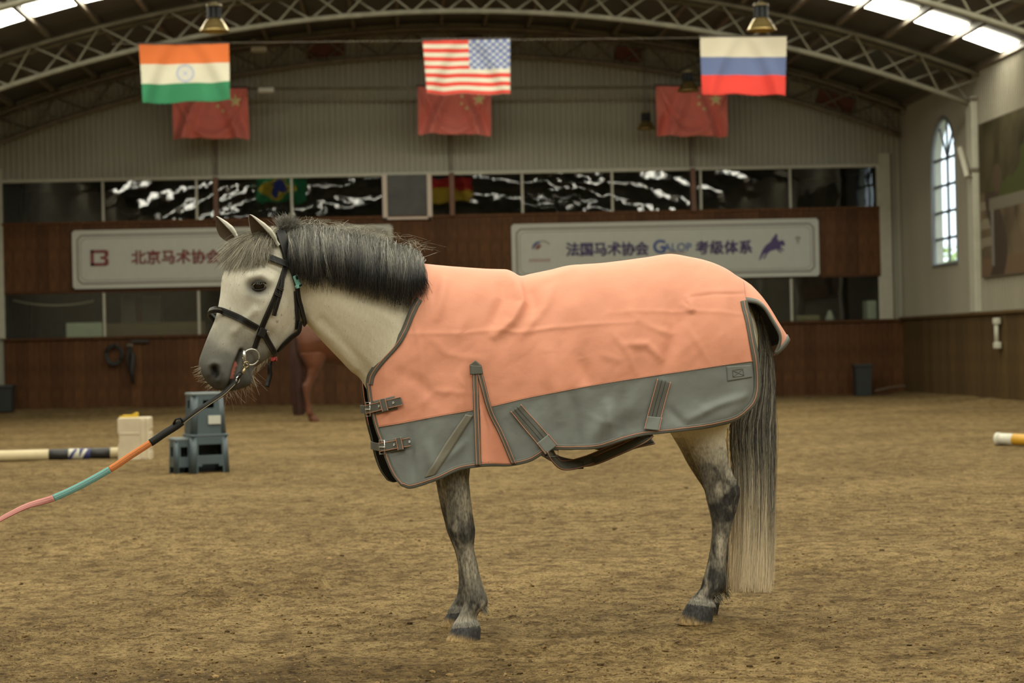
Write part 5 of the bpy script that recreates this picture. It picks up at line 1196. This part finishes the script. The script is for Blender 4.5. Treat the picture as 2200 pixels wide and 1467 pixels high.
def fold(px, py):
    q = np.c_[px, py] / 1.0; r_ = .0055 * fbm(np.c_[px / 90, py / 120], 3, 91) + .0032 * fbm(np.c_[(px * .7 + py * .5) / 38, (py * .8 - px * .35) / 75], 3, 95)
    low = np.clip((py - 760) / 160, 0, 1); r_ = r_ + low * .006 * np.sin(px / 34 + 2.2 * vnoise(np.c_[px / 120, py / 200], 97) * 3)
    for path, wd, am in FOLDS:
        if wd < 8: wd, am = wd * 1.5, am * .55
        else: am = am * 1.35
        d, t = polydist(px, py, path); r_ = r_ + am * np.exp(-(d / wd) ** 2) * np.sin(np.clip(.08 + t * .84, 0, 1) * math.pi) ** .6
    d, t = polydist(px, py, [(1028, 830), (1045, 900), (1062, 1000)]); r_ = r_ - .022 * np.exp(-(d / (6 + 26 * t)) ** 2) * t
    return r_
def rug_y(x, z):                                  # half width of the rug at length x and height z
    zt = np.interp(x, TL_[:, 0], TL_[:, 2]); H = np.interp(x, HX, HV); t = np.clip((zt - z) / H, 0, 3); t1 = np.minimum(t, 1); f = (1 - (1 - t1) ** 2.3) ** (1 / 2.1)
    return np.interp(x, WPX, WV) * (f + np.maximum(t - 1, 0) * .02)
def rug_pts(px, py, off=0.0, folds=True, top=None):
    px = np.asarray(px, float); py = np.asarray(py, float); d = vec_h(FW + ((px - 1100) / FP)[:, None] * RC - ((py - 733.5) / FP)[:, None] * UC); y = np.full(len(px), -.1)
    for k in range(26):
        t = (y - CAML[1]) / d[:, 1]; P = CAML + d * t[:, None]; y = .6 * y + .4 * (-rug_y(P[:, 0], P[:, 2]))
    P[:, 1] = y
    if top is not None: t = -CAML[1] / d[:, 1]; Q = CAML + d * t[:, None]; P[top] = Q[top]
    e = .004; x, z = P[:, 0], P[:, 2]; gx_ = (rug_y(x + e, z) - rug_y(x - e, z)) / (2 * e); gz_ = (rug_y(x, z + e) - rug_y(x, z - e)) / (2 * e)
    Nn = np.c_[-gx_ * 1.0, -np.ones(len(px)), -np.clip(gz_, -4, 4)]; Nn[:, 2] = -np.clip(gz_, -4, 4); Nn /= np.linalg.norm(Nn, axis=1)[:, None]
    if top is not None: Nn[top] = (0, 0, 1)
    if folds:
        fd = fold(px, py); edge = np.clip((np.interp(x, TL_[:, 0], TL_[:, 2]) - z) / .06, .15, 1); P = P + Nn * (fd * edge)[:, None]
    return P + Nn * off, Nn
def coons(top, bot, left, right, nu, nv):
    T, B = crom(top, nu), crom(bot, nu); Lf, Rt = crom(left, nv), crom(right, nv); u = np.linspace(0, 1, nu)[:, None, None]; v = np.linspace(0, 1, nv)[None, :, None]
    return (1 - v) * T[:, None] + v * B[:, None] + (1 - u) * Lf[None] + u * Rt[None] - ((1 - u) * (1 - v) * T[0] + u * (1 - v) * T[-1] + (1 - u) * v * B[0] + u * v * B[-1])
rug = empty('horse_rug', HO, HANG); tag(rug, 'coral and grey canvas turnout rug buckled on the grey pony', 'horse rug')
R_TOP = TOPX[5:22]; R_BOT = [(862, 1043), (885, 1048), (940, 1030), (985, 1010), (1030, 1002), (1070, 1001), (1100, 1000), (1140, 990), (1180, 967), (1230, 965), (1285, 962), (1330, 948), (1380, 935), (1450, 927), (1520, 918), (1575, 905), (1602, 890)]
F_UP = [(905, 566), (893, 620), (878, 670), (853, 725), (815, 770), (793, 800), (787, 822), (793, 865), (806, 918)]; F_LO = [(806, 918), (818, 950), (832, 990), (846, 1022), (862, 1043)]
B_UP = [(1597, 603), (1603, 645), (1612, 690), (1620, 735), (1627, 774)]; B_LO = [(1627, 774), (1632, 812), (1631, 845), (1622, 870), (1602, 890)]
SEAM = [(806, 918), (860, 909), (950, 892), (1020, 880), (1060, 872), (1150, 851), (1300, 823), (1450, 800), (1560, 783), (1627, 774)]
def rug_panel(name, m, G, toprow, sag=True):
    nu, nv = G.shape[:2]; g = G.reshape(-1, 2); top = np.zeros(nu * nv, bool)
    if toprow: top[np.arange(nu) * nv] = True
    P, _ = rug_pts(g[:, 0], g[:, 1], 0, True, top); Q = P * [1, -1, 1]
    if sag:                                        # the far side hangs a little lower behind the girth
        wgt = np.exp(-((g[:, 0] - 1400) / 80) ** 2) * np.clip((g[:, 1] - 800) / 130, 0, 1); Q[:, 2] -= .085 * wgt
    f1 = grid_faces(nu, nv, 0, True); f2 = grid_faces(nu, nv, len(P), False)
    V = np.vstack([P, Q]); Fc = np.vstack([f1, f2])
    if toprow:                                     # weld the ridge
        mp_ = np.arange(len(V)); r_ = np.arange(nu) * nv; mp_[r_ + len(P)] = r_; Fc = mp_[Fc]
    o = obj(name, V, Fc, None, rug, True); o.data.materials.append(m); o.data.materials.append(M_LIN)
    s = o.modifiers.new('lining', 'SOLIDIFY'); s.thickness = .004; s.offset = -1; s.material_offset = 1; s.material_offset_rim = 0; return o
rug_panel('upper_panel', M_COR, coons(R_TOP, SEAM, F_UP, B_UP, 300, 120), True, False)
rug_panel('lower_panel', M_GRY, coons(SEAM, R_BOT, F_LO, B_LO, 300, 60), False)
def rug_band(name, pa, pb, m, off, th=.003, nu=120, nv=3, mirror=False, parent=None):
    """a strip of cloth on the rug between two pixel paths"""
    A, B = crom(pa, nu), crom(pb, nu); G = np.stack([A + (B - A) * t for t in np.linspace(0, 1, nv)], 1).reshape(-1, 2); P, Nn = rug_pts(G[:, 0], G[:, 1], off)
    Fc = grid_faces(nu, nv, 0, False); c = len(Fc) // 2; f = Fc[c]; nrm = np.cross(P[f[1]] - P[f[0]], P[f[2]] - P[f[0]])
    if nrm @ Nn[f[0]] < 0: Fc = Fc[:, ::-1]
    V = P
    if mirror:
        o = obj(name, P * [1, -1, 1], Fc[:, ::-1], m, rug, True); s = o.modifiers.new('t', 'SOLIDIFY'); s.thickness = th; s.offset = 1
    o = obj(name, V, Fc, m, parent or rug, True); s = o.modifiers.new('t', 'SOLIDIFY'); s.thickness = th; s.offset = 1; return o
def inset(path, d):                                # shift a px path sideways
    P = crom(path, 120); T = np.gradient(P, axis=0); T /= np.linalg.norm(T, axis=1)[:, None]; return P + np.c_[-T[:, 1], T[:, 0]] * d
def bind(path, wpx, sgn, nm='binding'):
    bo = rug_band(nm, inset(path, -1.5 * sgn), inset(path, wpx * sgn), M_BND, .0015, .0028, 160, 4, True)
    rug_band('piping_stitch', inset(path, (wpx * .5 - .9) * sgn), inset(path, (wpx * .5 + .9) * sgn), M_STC, .0045, .0012, 160, 2, parent=bo)
bind([(897, 640), (888, 655), (878, 676), (853, 727), (815, 772), (794, 802), (788, 824)], 13, -1)
bind([(788, 824), (793, 865), (806, 918), (818, 950), (832, 990), (846, 1022), (862, 1043)], 7, -1)
bind(R_BOT, 11, -1); bind([(1602, 645), (1612, 690), (1620, 735), (1627, 774), (1632, 812), (1631, 845), (1622, 870), (1602, 890)], 12, 1)
rug_band('seam_piping', [(a, b - 1) for a, b in SEAM], [(a, b + 1.2) for a, b in SEAM], M_STC, .0015, .0015, 200, 2)
# shoulder gusset with its two bindings and cap
rug_band('gusset', [(1026, 812), (1031, 900), (1032, 996)], [(1027, 812), (1058, 900), (1100, 998)], M_COR, .0025, .002, 40, 12)
for pa, pb in (([(1014, 800), (1017, 900), (1020, 999)], [(1026, 800), (1029, 900), (1033, 999)]), ([(1023, 800), (1046, 880), (1070, 930), (1098, 996)], [(1036, 800), (1058, 880), (1082, 930), (1110, 996)])):
    gb = rug_band('gusset_binding', pa, pb, M_BND, .0065, .004, 60, 4); a = np.array(pa, float); b = np.array(pb, float)
    for f_ in (.22, .80): c = a + (b - a) * f_; rug_band('piping_stitch', c - [.9, 0], c + [.9, 0], M_STC, .0112, .001, 60, 2, parent=gb)
rug_band('gusset_cap', [(1008, 784), (1009, 805)], [(1034, 786), (1037, 803)], M_BND, .010, .004, 10, 6); rug_band('gusset_cap', [(1008, 784), (1008.5, 785)], [(1021, 774), (1034, 785)], M_BND, .010, .004, 8, 6)
# reflective tape, name patch, rump dart
rug_band('reflective_tape', [(1000, 890), (955, 955), (913, 1026)], [(1017, 893), (976, 957), (934, 1020)], M_TAN, .003, .0015, 50, 5)
npt = rug_band('name_patch', [(1560, 787), (1563, 819)], [(1613, 784), (1616, 810)], M_GRY, .0015, .0008, 12, 12)
for a, b in (((1573, 795), (1595, 792)), ((1595, 792), (1597, 807)), ((1597, 807), (1575, 810)), ((1575, 810), (1573, 795)), ((1574, 796), (1597, 806)), ((1595, 793), (1576, 809))):
    a = np.array(a, float); b = np.array(b, float); n_ = (b - a)[::-1] * [1, -1]; n_ = n_ / np.linalg.norm(n_) * .6; rug_band('patch_stitch', [a - n_, b - n_], [a + n_, b + n_], M_BND, .0026, .0008, 10, 2, parent=npt)
# chest straps with keepers and buckles
def chest_strap(pl, pr_, w_, patch):
    pl, pr_ = np.array(pl, float), np.array(pr_, float); d = (pr_ - pl) / np.linalg.norm(pr_ - pl); n_ = np.array([-d[1], d[0]])
    a, b = pl + d * 18, pr_ - d * 14; rug_band('strap_patch', [a - n_ * (w_ * .85), b - n_ * (w_ * .85)], [a + n_ * (w_ * .85), b + n_ * (w_ * .85)], M_BND, .003, .003, 20, 8)
    s = rug_band('chest_strap', [pl - n_ * w_ * .55, pr_ - n_ * w_ * .55], [pl + n_ * w_ * .55, pr_ + n_ * w_ * .55], M_WEB, .009, .004, 30, 8)
    for q in (-.5, .5): rug_band('piping_stitch', [pl + n_ * w_ * q - n_ * .7, pr_ + n_ * w_ * q - n_ * .7], [pl + n_ * w_ * q + n_ * .7, pr_ + n_ * w_ * q + n_ * .7], M_STC, .0132, .001, 30, 2, parent=s)
    for f_ in (.50, .82, .98):
        pass
    k = pl + d * 43; kp = rug_band('strap_keeper', [k - d * 5.5 - n_ * w_ * .8, k - d * 5.5 + n_ * w_ * .8], [k + d * 5.5 - n_ * w_ * .8, k + d * 5.5 + n_ * w_ * .8], M_WEB, .0145, .004, 20, 5, parent=s)
    for q in (-5, 5): rug_band('piping_stitch', [k + d * q - d * .6 - n_ * w_ * .8, k + d * q - d * .6 + n_ * w_ * .8], [k + d * q + d * .6 - n_ * w_ * .8, k + d * q + d * .6 + n_ * w_ * .8], M_STC, .0190, .001, 20, 2, parent=s)
    for q in (31, 62):
        P, Nn = rug_pts([(pl + d * q)[0]], [(pl + d * q)[1]], .0135); o = MB().lathe([(.0016, 0), (.004, .0006), (.0042, .002), (.0028, .0026), (.0016, .0015)], n=12).build('eyelet', M_NICK, s, True, P[0]); o.rotation_euler = Vector(Nn[0]).to_track_quat('Z', 'Y').to_euler()
    # roller buckle at the breast edge and the strap's run round to the far side
    P, Nn = rug_pts([pl[0] + 6], [pl[1] - 1], .012); n0 = Nn[0]; up_ = np.array([0, 0, 1.0]); sd = np.cross(up_, n0); sd /= np.linalg.norm(sd); h = w_ / 600 * .85
    MB().tube([P[0] + sd * x + up_ * z for x, z in ((-.011, -h), (.011, -h), (.011, h), (-.011, h), (-.011, -h))], .0024, 8).build('buckle', M_NICK, s, True)
    MB().tube([P[0] - sd * .011 + n0 * .003, P[0] + sd * .016 + n0 * .004], .0018, 6).build('buckle_tongue', M_NICK, s, True)
    A = rug_pts([pl[0] + 3], [pl[1]], .006)[0][0]; B = A * [1, -1, 1]; Mi = (A + B) / 2 + [-.012, 0, 0]; pth_ = crom([A, A * [1, .5, 1] + [-.008, 0, 0], Mi, B * [1, .5, 1] + [-.008, 0, 0], B], 20)
    T = np.gradient(pth_, axis=0); Nn = np.cross(T, [0, 0, 1.0]); Nn /= np.linalg.norm(Nn, axis=1)[:, None]; Nn *= np.sign(-Nn[:, :1] + 1e-9); V, Fc = ribbon(pth_, Nn, w_ / 600, .004); obj('chest_strap', V, Fc, M_WEB, rug)
chest_strap((788, 880), (865, 861), 17, 0); chest_strap((819, 961), (881, 949), 17, 0)
# surcingle patches low on the side, and the crossed straps under the belly
def surcingle(a0, a1, b0, b1):
    a0, a1, b0, b1 = [np.array(q, float) for q in (a0, a1, b0, b1)]
    sp_ = rug_band('surcingle_patch', [a0, b0], [a1, b1], M_WEB, .004, .004, 30, 8)
    for f_ in (.04, .96): c0, c1 = a0 + (a1 - a0) * f_, b0 + (b1 - b0) * f_; e = (a1 - a0) / np.linalg.norm(a1 - a0) * .9; rug_band('piping_stitch', [c0 - e, c1 - e], [c0 + e, c1 + e], M_STC, .0082, .001, 30, 2, parent=sp_)
    for f_ in (.35, .62): c0, c1 = a0 + (a1 - a0) * f_, b0 + (b1 - b0) * f_; e = (a1 - a0) / np.linalg.norm(a1 - a0) * .35; rug_band('stitch_line', [c0 - e, c1 - e], [c0 + e, c1 + e], M_LIN, .0082, .0006, 30, 2, parent=sp_)
    d = (b0 - a0) * .22; sl_ = rug_band('strap_loop', [b0 - d * .9, b0 + d * .35], [b1 - d * .9, b1 + d * .35], M_GRY, .010, .005, 16, 8)
    e = (b1 - b0) * .05
    rug_band('piping_stitch', [b0 - d * .9, b0 + d * .35], [b0 + e - d * .9, b0 + e + d * .35], M_STC, .0152, .001, 16, 2, parent=sl_); rug_band('piping_stitch', [b1 - e - d * .9, b1 - e + d * .35], [b1 - d * .9, b1 + d * .35], M_STC, .0152, .001, 16, 2, parent=sl_)
surcingle((1096, 884), (1119, 868), (1165, 969), (1191, 949)); surcingle((1411, 813), (1441, 821), (1384, 914), (1415, 917))
def belly_strap(pts_, w_=.042):
    P = crom([hat(*q) for q in pts_], 60); T = np.gradient(P, axis=0); T /= np.linalg.norm(T, axis=1)[:, None]; sd = np.cross(T, [0, 0, 1.0]); Nn = np.cross(sd, T); Nn /= np.linalg.norm(Nn, axis=1)[:, None]
    Nn = Nn * .55 + np.array([0, -.8, -.1]); Nn -= T * (Nn * T).sum(1)[:, None]; Nn /= np.linalg.norm(Nn, axis=1)[:, None]
    V, Fc = ribbon(P, Nn, w_, .003); bs_ = obj('belly_strap', V, Fc, M_WEB, rug, True)
    S = np.cross(Nn, T); 
    for q in (-1, 1): V, Fc = ribbon(P + S * (w_ * .44 * q) + Nn * .003, Nn, .003, .0008); obj('piping_stitch', V, Fc, M_STC, bs_, True)
belly_strap([(1178, 962, -.262), (1190, 985, -.24), (1212, 1000, -.20), (1260, 990, -.10), (1330, 962, .08), (1400, 945, .24)])
belly_strap([(1398, 928, -.262), (1375, 946, -.24), (1320, 972, -.15), (1260, 994, -.04), (1205, 990, .12), (1165, 970, .25)])
for px, py, y in ((1186, 974, -.262), (1388, 930, -.265), (1240, 999, -.14)):
    c = hat(px, py, y); MB().tube([c + [x, 0, z] for x, z in ((-.022, -.012), (.022, -.012), (.022, .012), (-.022, .012), (-.022, -.012))], .0028, 8).build('strap_buckle', mat('gunmetal', (.10, .10, .09), .35, .8), rug, True)
# tail flap: a scoop of cloth over the dock
sp = np.array([hat(*q) for q in crom([(1578, 585), (1600, 604), (1632, 640), (1662, 682), (1684, 716), (1692, 730)], 30)]); ne = np.array([hat(q[0], q[1], y) for q, y in zip(crom([(1592, 640), (1616, 647), (1640, 660), (1658, 688), (1676, 728), (1664, 762)], 30), np.interp(np.linspace(0, 1, 30), [0, .3, 1], [-.165, -.15, -.12]))])
V = []
for q in np.linspace(-1, 1, 33):
    e = ne * [1, 1 if q < 0 else -1, 1]; wq = abs(q) ** 2.0; yq = abs(q) ** .9
    row = sp * (1 - wq) + e * wq; row[:, 1] = e[:, 1] * yq; row[:, 2] += .004 * np.sin(np.linspace(0, 9, 30) + q * 5) * np.linspace(0, 1, 30); V.append(row)
for r_ in V: r_[:7, 2] -= np.linspace(.012, 0, 7)
fl = obj('tail_flap', np.vstack(V), grid_faces(33, 30, 0, True), None, rug, True); fl.data.materials.append(M_COR); fl.data.materials.append(M_LIN)
s = fl.modifiers.new('lining', 'SOLIDIFY'); s.thickness = .004; s.offset = -1; s.material_offset = 1; s.material_offset_rim = 0
def free_band(name, P, wdir, w_, m, th=.005):
    P = np.asarray(P); Nn = np.cross(np.gradient(P, axis=0), wdir); Nn /= np.linalg.norm(Nn, axis=1)[:, None]; V, Fc = ribbon(P, Nn, w_, th); V = V - np.repeat(Nn * th / 2, 4, axis=0); return obj(name, V, Fc, m, rug, True)
wd = np.array(V[1]) - np.array(V[0])
edge = V[0]; inn = V[3]; dirw = inn - edge; dirw /= np.linalg.norm(dirw, axis=1)[:, None]; cen = edge + dirw * .008
def band_along(P, W_, w_, m, name, th=.007):
    T = np.gradient(P, axis=0); Nn = np.cross(T, W_); Nn /= np.linalg.norm(Nn, axis=1)[:, None]; Vv, Fc = ribbon(P - Nn * th / 2, Nn, w_, th); return obj(name, Vv, Fc, m, rug, True)
band_along(cen, dirw, .022, M_BND, 'flap_binding'); edge2 = V[-1]; d2 = V[-4] - edge2; d2 /= np.linalg.norm(d2, axis=1)[:, None]; band_along(edge2 + d2 * .008, d2, .022, M_BND, 'flap_binding')
last = np.array([r_[-1] for r_ in V]); prev = np.array([r_[-3] for r_ in V]); d3 = prev - last; d3 /= np.linalg.norm(d3, axis=1)[:, None]; band_along(last + d3 * .008, d3, .022, M_BND, 'flap_binding')

# ================================================================== bridle
M_LEA = mat('black_leather', (.006, .0055, .0055), .45, spec=.35, bump=.2, bscale=120, bdist=.001); M_LSTC = mat('leather_stitch', (.055, .052, .045), .6)
bridle = empty('bridle', HO, HANG); tag(bridle, 'black leather bridle on the grey pony with steel ring bit', 'bridle')
def lstrap(path, wpx, name, off=.003, th=.004, n=44):
    o, P, Nn = strap_on(path, wpx, M_LEA, bridle, name, th, off, n)
    T = np.gradient(P, axis=0); T /= np.linalg.norm(T, axis=1)[:, None]; S = np.cross(Nn, T)
    for q in (-1, 1): V, Fc = ribbon(P + S * (wpx / 640 * .36 * q) + Nn * (th), Nn, .0012, .0006); obj('stitching', V, Fc, M_LSTC, o)
    return o, P, Nn
lstrap([(601, 500), (607, 520), (613, 540), (618, 562), (621, 578)], 24, 'headpiece', .006, .007)
lstrap([(563, 551), (578, 556), (600, 565), (629, 577)], 15, 'browband', .012, .006)
lstrap([(615, 568), (609, 586), (600, 612), (590, 638), (575, 672), (563, 700), (554, 722), (546, 747)], 13, 'cheekpiece', .004)
lstrap([(606, 590), (602, 620), (594, 650), (586, 677)], 10, 'cheek_billet', .0085, .003)
for a, b in (((594, 618), (604, 624)), ((588, 631), (600, 637))):
    lstrap([a, ((a[0] + b[0]) / 2, (a[1] + b[1]) / 2), b], 6, 'keeper', .012, .003, 10)
ob, P, Nn = lstrap([(478, 668), (496, 675), (514, 683), (532, 693), (552, 704)], 15, 'noseband', .004, .005)
# the noseband's loop over the bridge of the nose, standing a little off it
a = P[0]; far = a - 2 * ((a - HP0) @ HEYL) * HEYL; front = hdat(451, 669, -.01); loop = crom([a, hdat(463, 665, -.045), front, hdat(452, 676, .03), hdat(468, 690, .055), far + np.array([.02, 0, -.02])], 40)
cen = loop.mean(0); Nn = loop - cen; Nn -= 0; Nn /= np.linalg.norm(Nn, axis=1)[:, None]; V, Fc = ribbon(loop, Nn, 15 / 640, .005); obj('noseband_loop', V, Fc, M_LEA, bridle, True)
V, Fc = ribbon(loop + Nn * .005, Nn, .006, .0015); obj('noseband_padding', V, Fc, mat('worn_leather', (.05, .045, .035), .5), bridle, True)
lstrap([(562, 706), (573, 729), (586, 752), (597, 772)], 13, 'chin_strap', .004, .005)
e = hdat(598, 770, -.03); tipp = [hdat(592, 772, -.02), hdat(582, 772, 0), hdat(579, 790, .0), hdat(580, 805, .002), hdat(576, 820, .0), hdat(573, 831, -.004)]
pl = crom(tipp, 24); Nn = np.tile(-HEYL, (24, 1)); V, Fc = ribbon(pl, Nn, .016, .004); obj('strap_end', V, Fc, M_LEA, bridle, True)
pad = MB().box((-.012, -.008, -.008), (.012, .008, .008), .004).build('chin_pad', mat('red_pad', (.45, .04, .04), .6), bridle, loc=hdat(588, 771, -.012))
# connector square with ring
p, nn = hitm(560, 712); cn = MB().box((-.014, -.006, -.017), (.014, .006, .017), .003).build('ring_connector', M_LEA, bridle, loc=p + nn * .010); cn.rotation_euler = (0, .45, math.atan2(nn[1], nn[0]) + math.pi / 2)
def ring_at(c, nrm, r_, w_, m, name, parent=bridle, n=28, a0=0, a1=2 * math.pi):
    nrm = np.asarray(nrm) / np.linalg.norm(nrm); u = np.cross(nrm, [0, 0, 1.0]); u /= np.linalg.norm(u); v = np.cross(nrm, u)
    return MB().tube([c + r_ * (math.cos(t) * u + math.sin(t) * v) for t in np.linspace(a0, a1, n)], w_, 8).build(name, m, parent, True)
p, nn = hitm(570, 716); ring_at(p + nn * .008, nn, .0125, .0016, M_NICK, 'small_ring')
# throatlash with its turquoise side-release buckle
lstrap([(622, 574), (628, 592), (634, 612)], 12, 'throatlash', .008)
M_TQ = mat('turquoise_plastic', (.26, .64, .58), .35); p, nn = hitm(629, 599); o = MB().box((-.010, -.005, -.026), (.010, .005, .012), .004).build('side_release_buckle', M_TQ, bridle, loc=p + nn * .019); an = math.atan2(nn[1], nn[0]) + math.pi / 2; o.rotation_euler = (0, -.40, an)
o2 = MB().box((-.013, -.006, -.034), (.013, .006, -.022), .003).build('buckle_bar', M_TQ, o); MB().box((-.005, -.0065, -.004), (.005, .0065, .008), .002).build('buckle_slot', M_LEA, o); MB().box((-.004, -.007, -.032), (.010, .007, -.024), .002).build('webbing_stub', M_LEA, o)
lstrap([(635, 616), (638, 640), (645, 668), (652, 697)], 12, 'throatlash', .008); lstrap([(634, 625), (636, 655), (638, 685), (636, 705)], 12, 'throatlash', .004)
pl = crom([hdat(645, 690, -.062), hdat(641, 712, -.06), hdat(626, 724, -.05), hdat(608, 742, -.035), hdat(596, 757, -.015), hdat(588, 764, .02)], 30); Nn = np.gradient(pl, axis=0); Nn = np.cross(Nn, HEXL * 0 + HEYL); Nn = Nn / np.linalg.norm(Nn, axis=1)[:, None]; Nn = Nn * .5 - HEYL * .87; V, Fc = ribbon(pl, Nn, .020, .004); obj('throatlash', V, Fc, M_LEA, bridle, True)
# far-side straps so that the bridle closes round the head
def far_strap(path, wpx, name):
    P = []; Nn_ = []
    for px, py in crom(path, 26):
        q, nn = hitm(px, py)
        if q is None: continue
        q = q + nn * .004; P.append(q - 2 * ((q - HP0) @ HEYL) * HEYL); Nn_.append(nn - 2 * (nn @ HEYL) * HEYL)
    V, Fc = ribbon(np.array(P), np.array(Nn_), wpx / 640, .004); obj(name, V, Fc, M_LEA, bridle)
far_strap([(609, 584), (590, 638), (563, 700), (546, 747)], 13, 'cheekpiece'); far_strap([(478, 668), (514, 683), (552, 704)], 15, 'noseband'); far_strap([(603, 510), (613, 540), (621, 578)], 22, 'headpiece')
# bit ring, mouthpiece cheek, rein clip
bp_, bn = hitm(536, 765); bc = bp_ + bn * .012; ring_at(bc, bn * .9 + HEXL * -.2, .0285, .0026, M_NICK, 'bit_ring', n=40)
far_c = bc - 2 * ((bc - HP0) @ HEYL) * HEYL; ring_at(far_c, HEYL, .0285, .0026, M_NICK, 'bit_ring')
q = hitm(524, 763)[0]; MB().tube([q + [0, -.012, .016], q + [0, -.014, .0], q + [.003, -.012, -.018]], .006, 10, rs=[.004, .0068, .004]).build('bit_cheek', M_NICK, bridle, True)
MB().tube([q + [0, -.004, 0], hdat(522, 765, 0), far_c], .006, 8).build('mouthpiece', M_NICK, bridle, True)
# ================================================================== lead rein
rein = empty('lead_rein', HO, HANG); tag(rein, 'lead rein banded black, orange, teal and pink running from the bit', 'rein')
def rp(px, py, y): return hdat(px, py, y)
YB = ((bc - HP0) @ HEYL)
c1 = rp(529, 783, YB - .004); ring_at(c1, bn, .010, .0028, mat('brass', (.42, .34, .20), .3, .8), 'clip_eye', rein)
MB().tube([rp(527, 789, YB - .004), rp(524, 796, YB - .006), rp(521, 803, YB - .008)], .005, 8, rs=[.004, .006, .005]).build('snap_clip', mat('brass'), rein, True)
MB().tube([rp(518, 801, YB - .008), rp(513, 807, YB - .010), rp(509, 815, YB - .012)], .008, 8, rs=[.007, .009, .006]).build('leather_tab', M_LEA, rein, True)
ring_at(rp(511, 815, YB - .014), bn * .8 + HEXL * .6, .011, .0026, M_NICK, 'rein_ring', rein)
RP = [(510, 816), (497, 830), (478, 847), (455, 862), (420, 885), (380, 914), (350, 933), (327, 949), (282, 978), (238, 1007), (175, 1042), (114, 1070), (60, 1087), (20, 1106), (-30, 1132), (-120, 1165)]
yy = np.interp([q[0] for q in RP], [-120, 510], [YB + .05, YB - .014]); PL = crom([rp(q[0], q[1], y) for q, y in zip(RP, yy)], 200); pxs, _ = project(PL)
T = np.gradient(PL, axis=0); T /= np.linalg.norm(T, axis=1)[:, None]; tw = np.interp(pxs, [-120, 0, 60, 115, 330, 470, 510], [1.2, 1.15, .9, .25, .1, .7, .9])
base = np.tile(-HEYL, (200, 1)); side = np.cross(base, T); Nn = base * np.cos(tw)[:, None] + np.cross(T, base) * np.sin(tw)[:, None]
M_RW = [mat('rein_leather', (.012, .0115, .010), .55, spec=.25), mat('rein_orange', (.62, .19, .04), .7, bump=.5, bscale=260, bdist=.002), mat('rein_teal', (.15, .36, .34), .7, bump=.5, bscale=260, bdist=.002), mat('rein_pink', (.52, .20, .18), .7, bump=.5, bscale=260, bdist=.002)]
def rseg(a, b, m, name, w_=.0225, off=0, th=.004):
    k = (pxs <= a + 1) & (pxs >= b - 1); P = PL[k] + Nn[k] * off; V, Fc = ribbon(P, Nn[k], w_, th); return obj(name, V, Fc, m, rein, True)
s_ = rseg(512, 325, M_RW[0], 'leather_section', .017); rseg(390, 322, M_RW[0], 'leather_sleeve', .026, -.001, .006)
for a, b, m in ((327, 236, M_RW[1]), (237, 113, M_RW[2]), (114, -130, M_RW[3])):
    s_ = rseg(a, b, m, 'webbing_section'); k = (pxs <= a - 1) & (pxs >= b + 1); S = np.cross(Nn[k], T[k])
    for q in (-.0035, .0035): V, Fc = ribbon(PL[k] + S * q + Nn[k] * .004, Nn[k], .0009, .0005); obj('stitching', V, Fc, mat('grey_thread', (.16, .15, .12), .7), s_)
V, Fc = ribbon(PL[(pxs < 505) & (pxs > 345)] + np.cross(Nn, T)[(pxs < 505) & (pxs > 345)] * .0078 + Nn[(pxs < 505) & (pxs > 345)] * .004, Nn[(pxs < 505) & (pxs > 345)], .002, .001); obj('stitching', V, Fc, mat('tan_thread', (.25, .19, .10), .6), rein)
k = int(np.argmin(np.abs(pxs - 385))); MB().tube([PL[k] + np.array([.012, -.008, .006]), PL[k] + np.array([.004, -.010, .020]), PL[k] + np.array([-.012, -.010, .016]), PL[k] + np.array([-.02, -.006, 0])], .004, 6).build('keeper_loop', M_RW[0], rein, True)

# ================================================================== the chestnut horse behind
p = on_z(672, 905); SCL = 1.16; a2 = math.radians(180 + 28)
hl = hat(1500, 1340, -.125); ch = empty('horse', (0, 0, 0), a2); ch.scale = (SCL,) * 3
off = np.array([hl[0] * math.cos(a2) - hl[1] * math.sin(a2), hl[0] * math.sin(a2) + hl[1] * math.cos(a2), 0]) * SCL
ch.location = (p[0] - off[0], p[1] - off[1], fz_at(p[0], p[1]) - .01); tag(ch, 'chestnut horse standing beyond the grey pony, mostly hidden by its neck', 'horse')
M_CH = mat('chestnut_coat', (.105, .034, .013), .55, var=.2, vscale=7, spec=.3, sheen=.1); M_CHH = mat('chestnut_hair', (.05, .018, .009), .55)
for nm, src, m in (('body', skin, M_CH), ('tail', tail, M_CHH), ('mane', bpy.data.objects['mane'], M_CHH)):
    o = link(nm, src.data, ch); o.material_slots[0].link = 'OBJECT'; o.material_slots[0].material = m
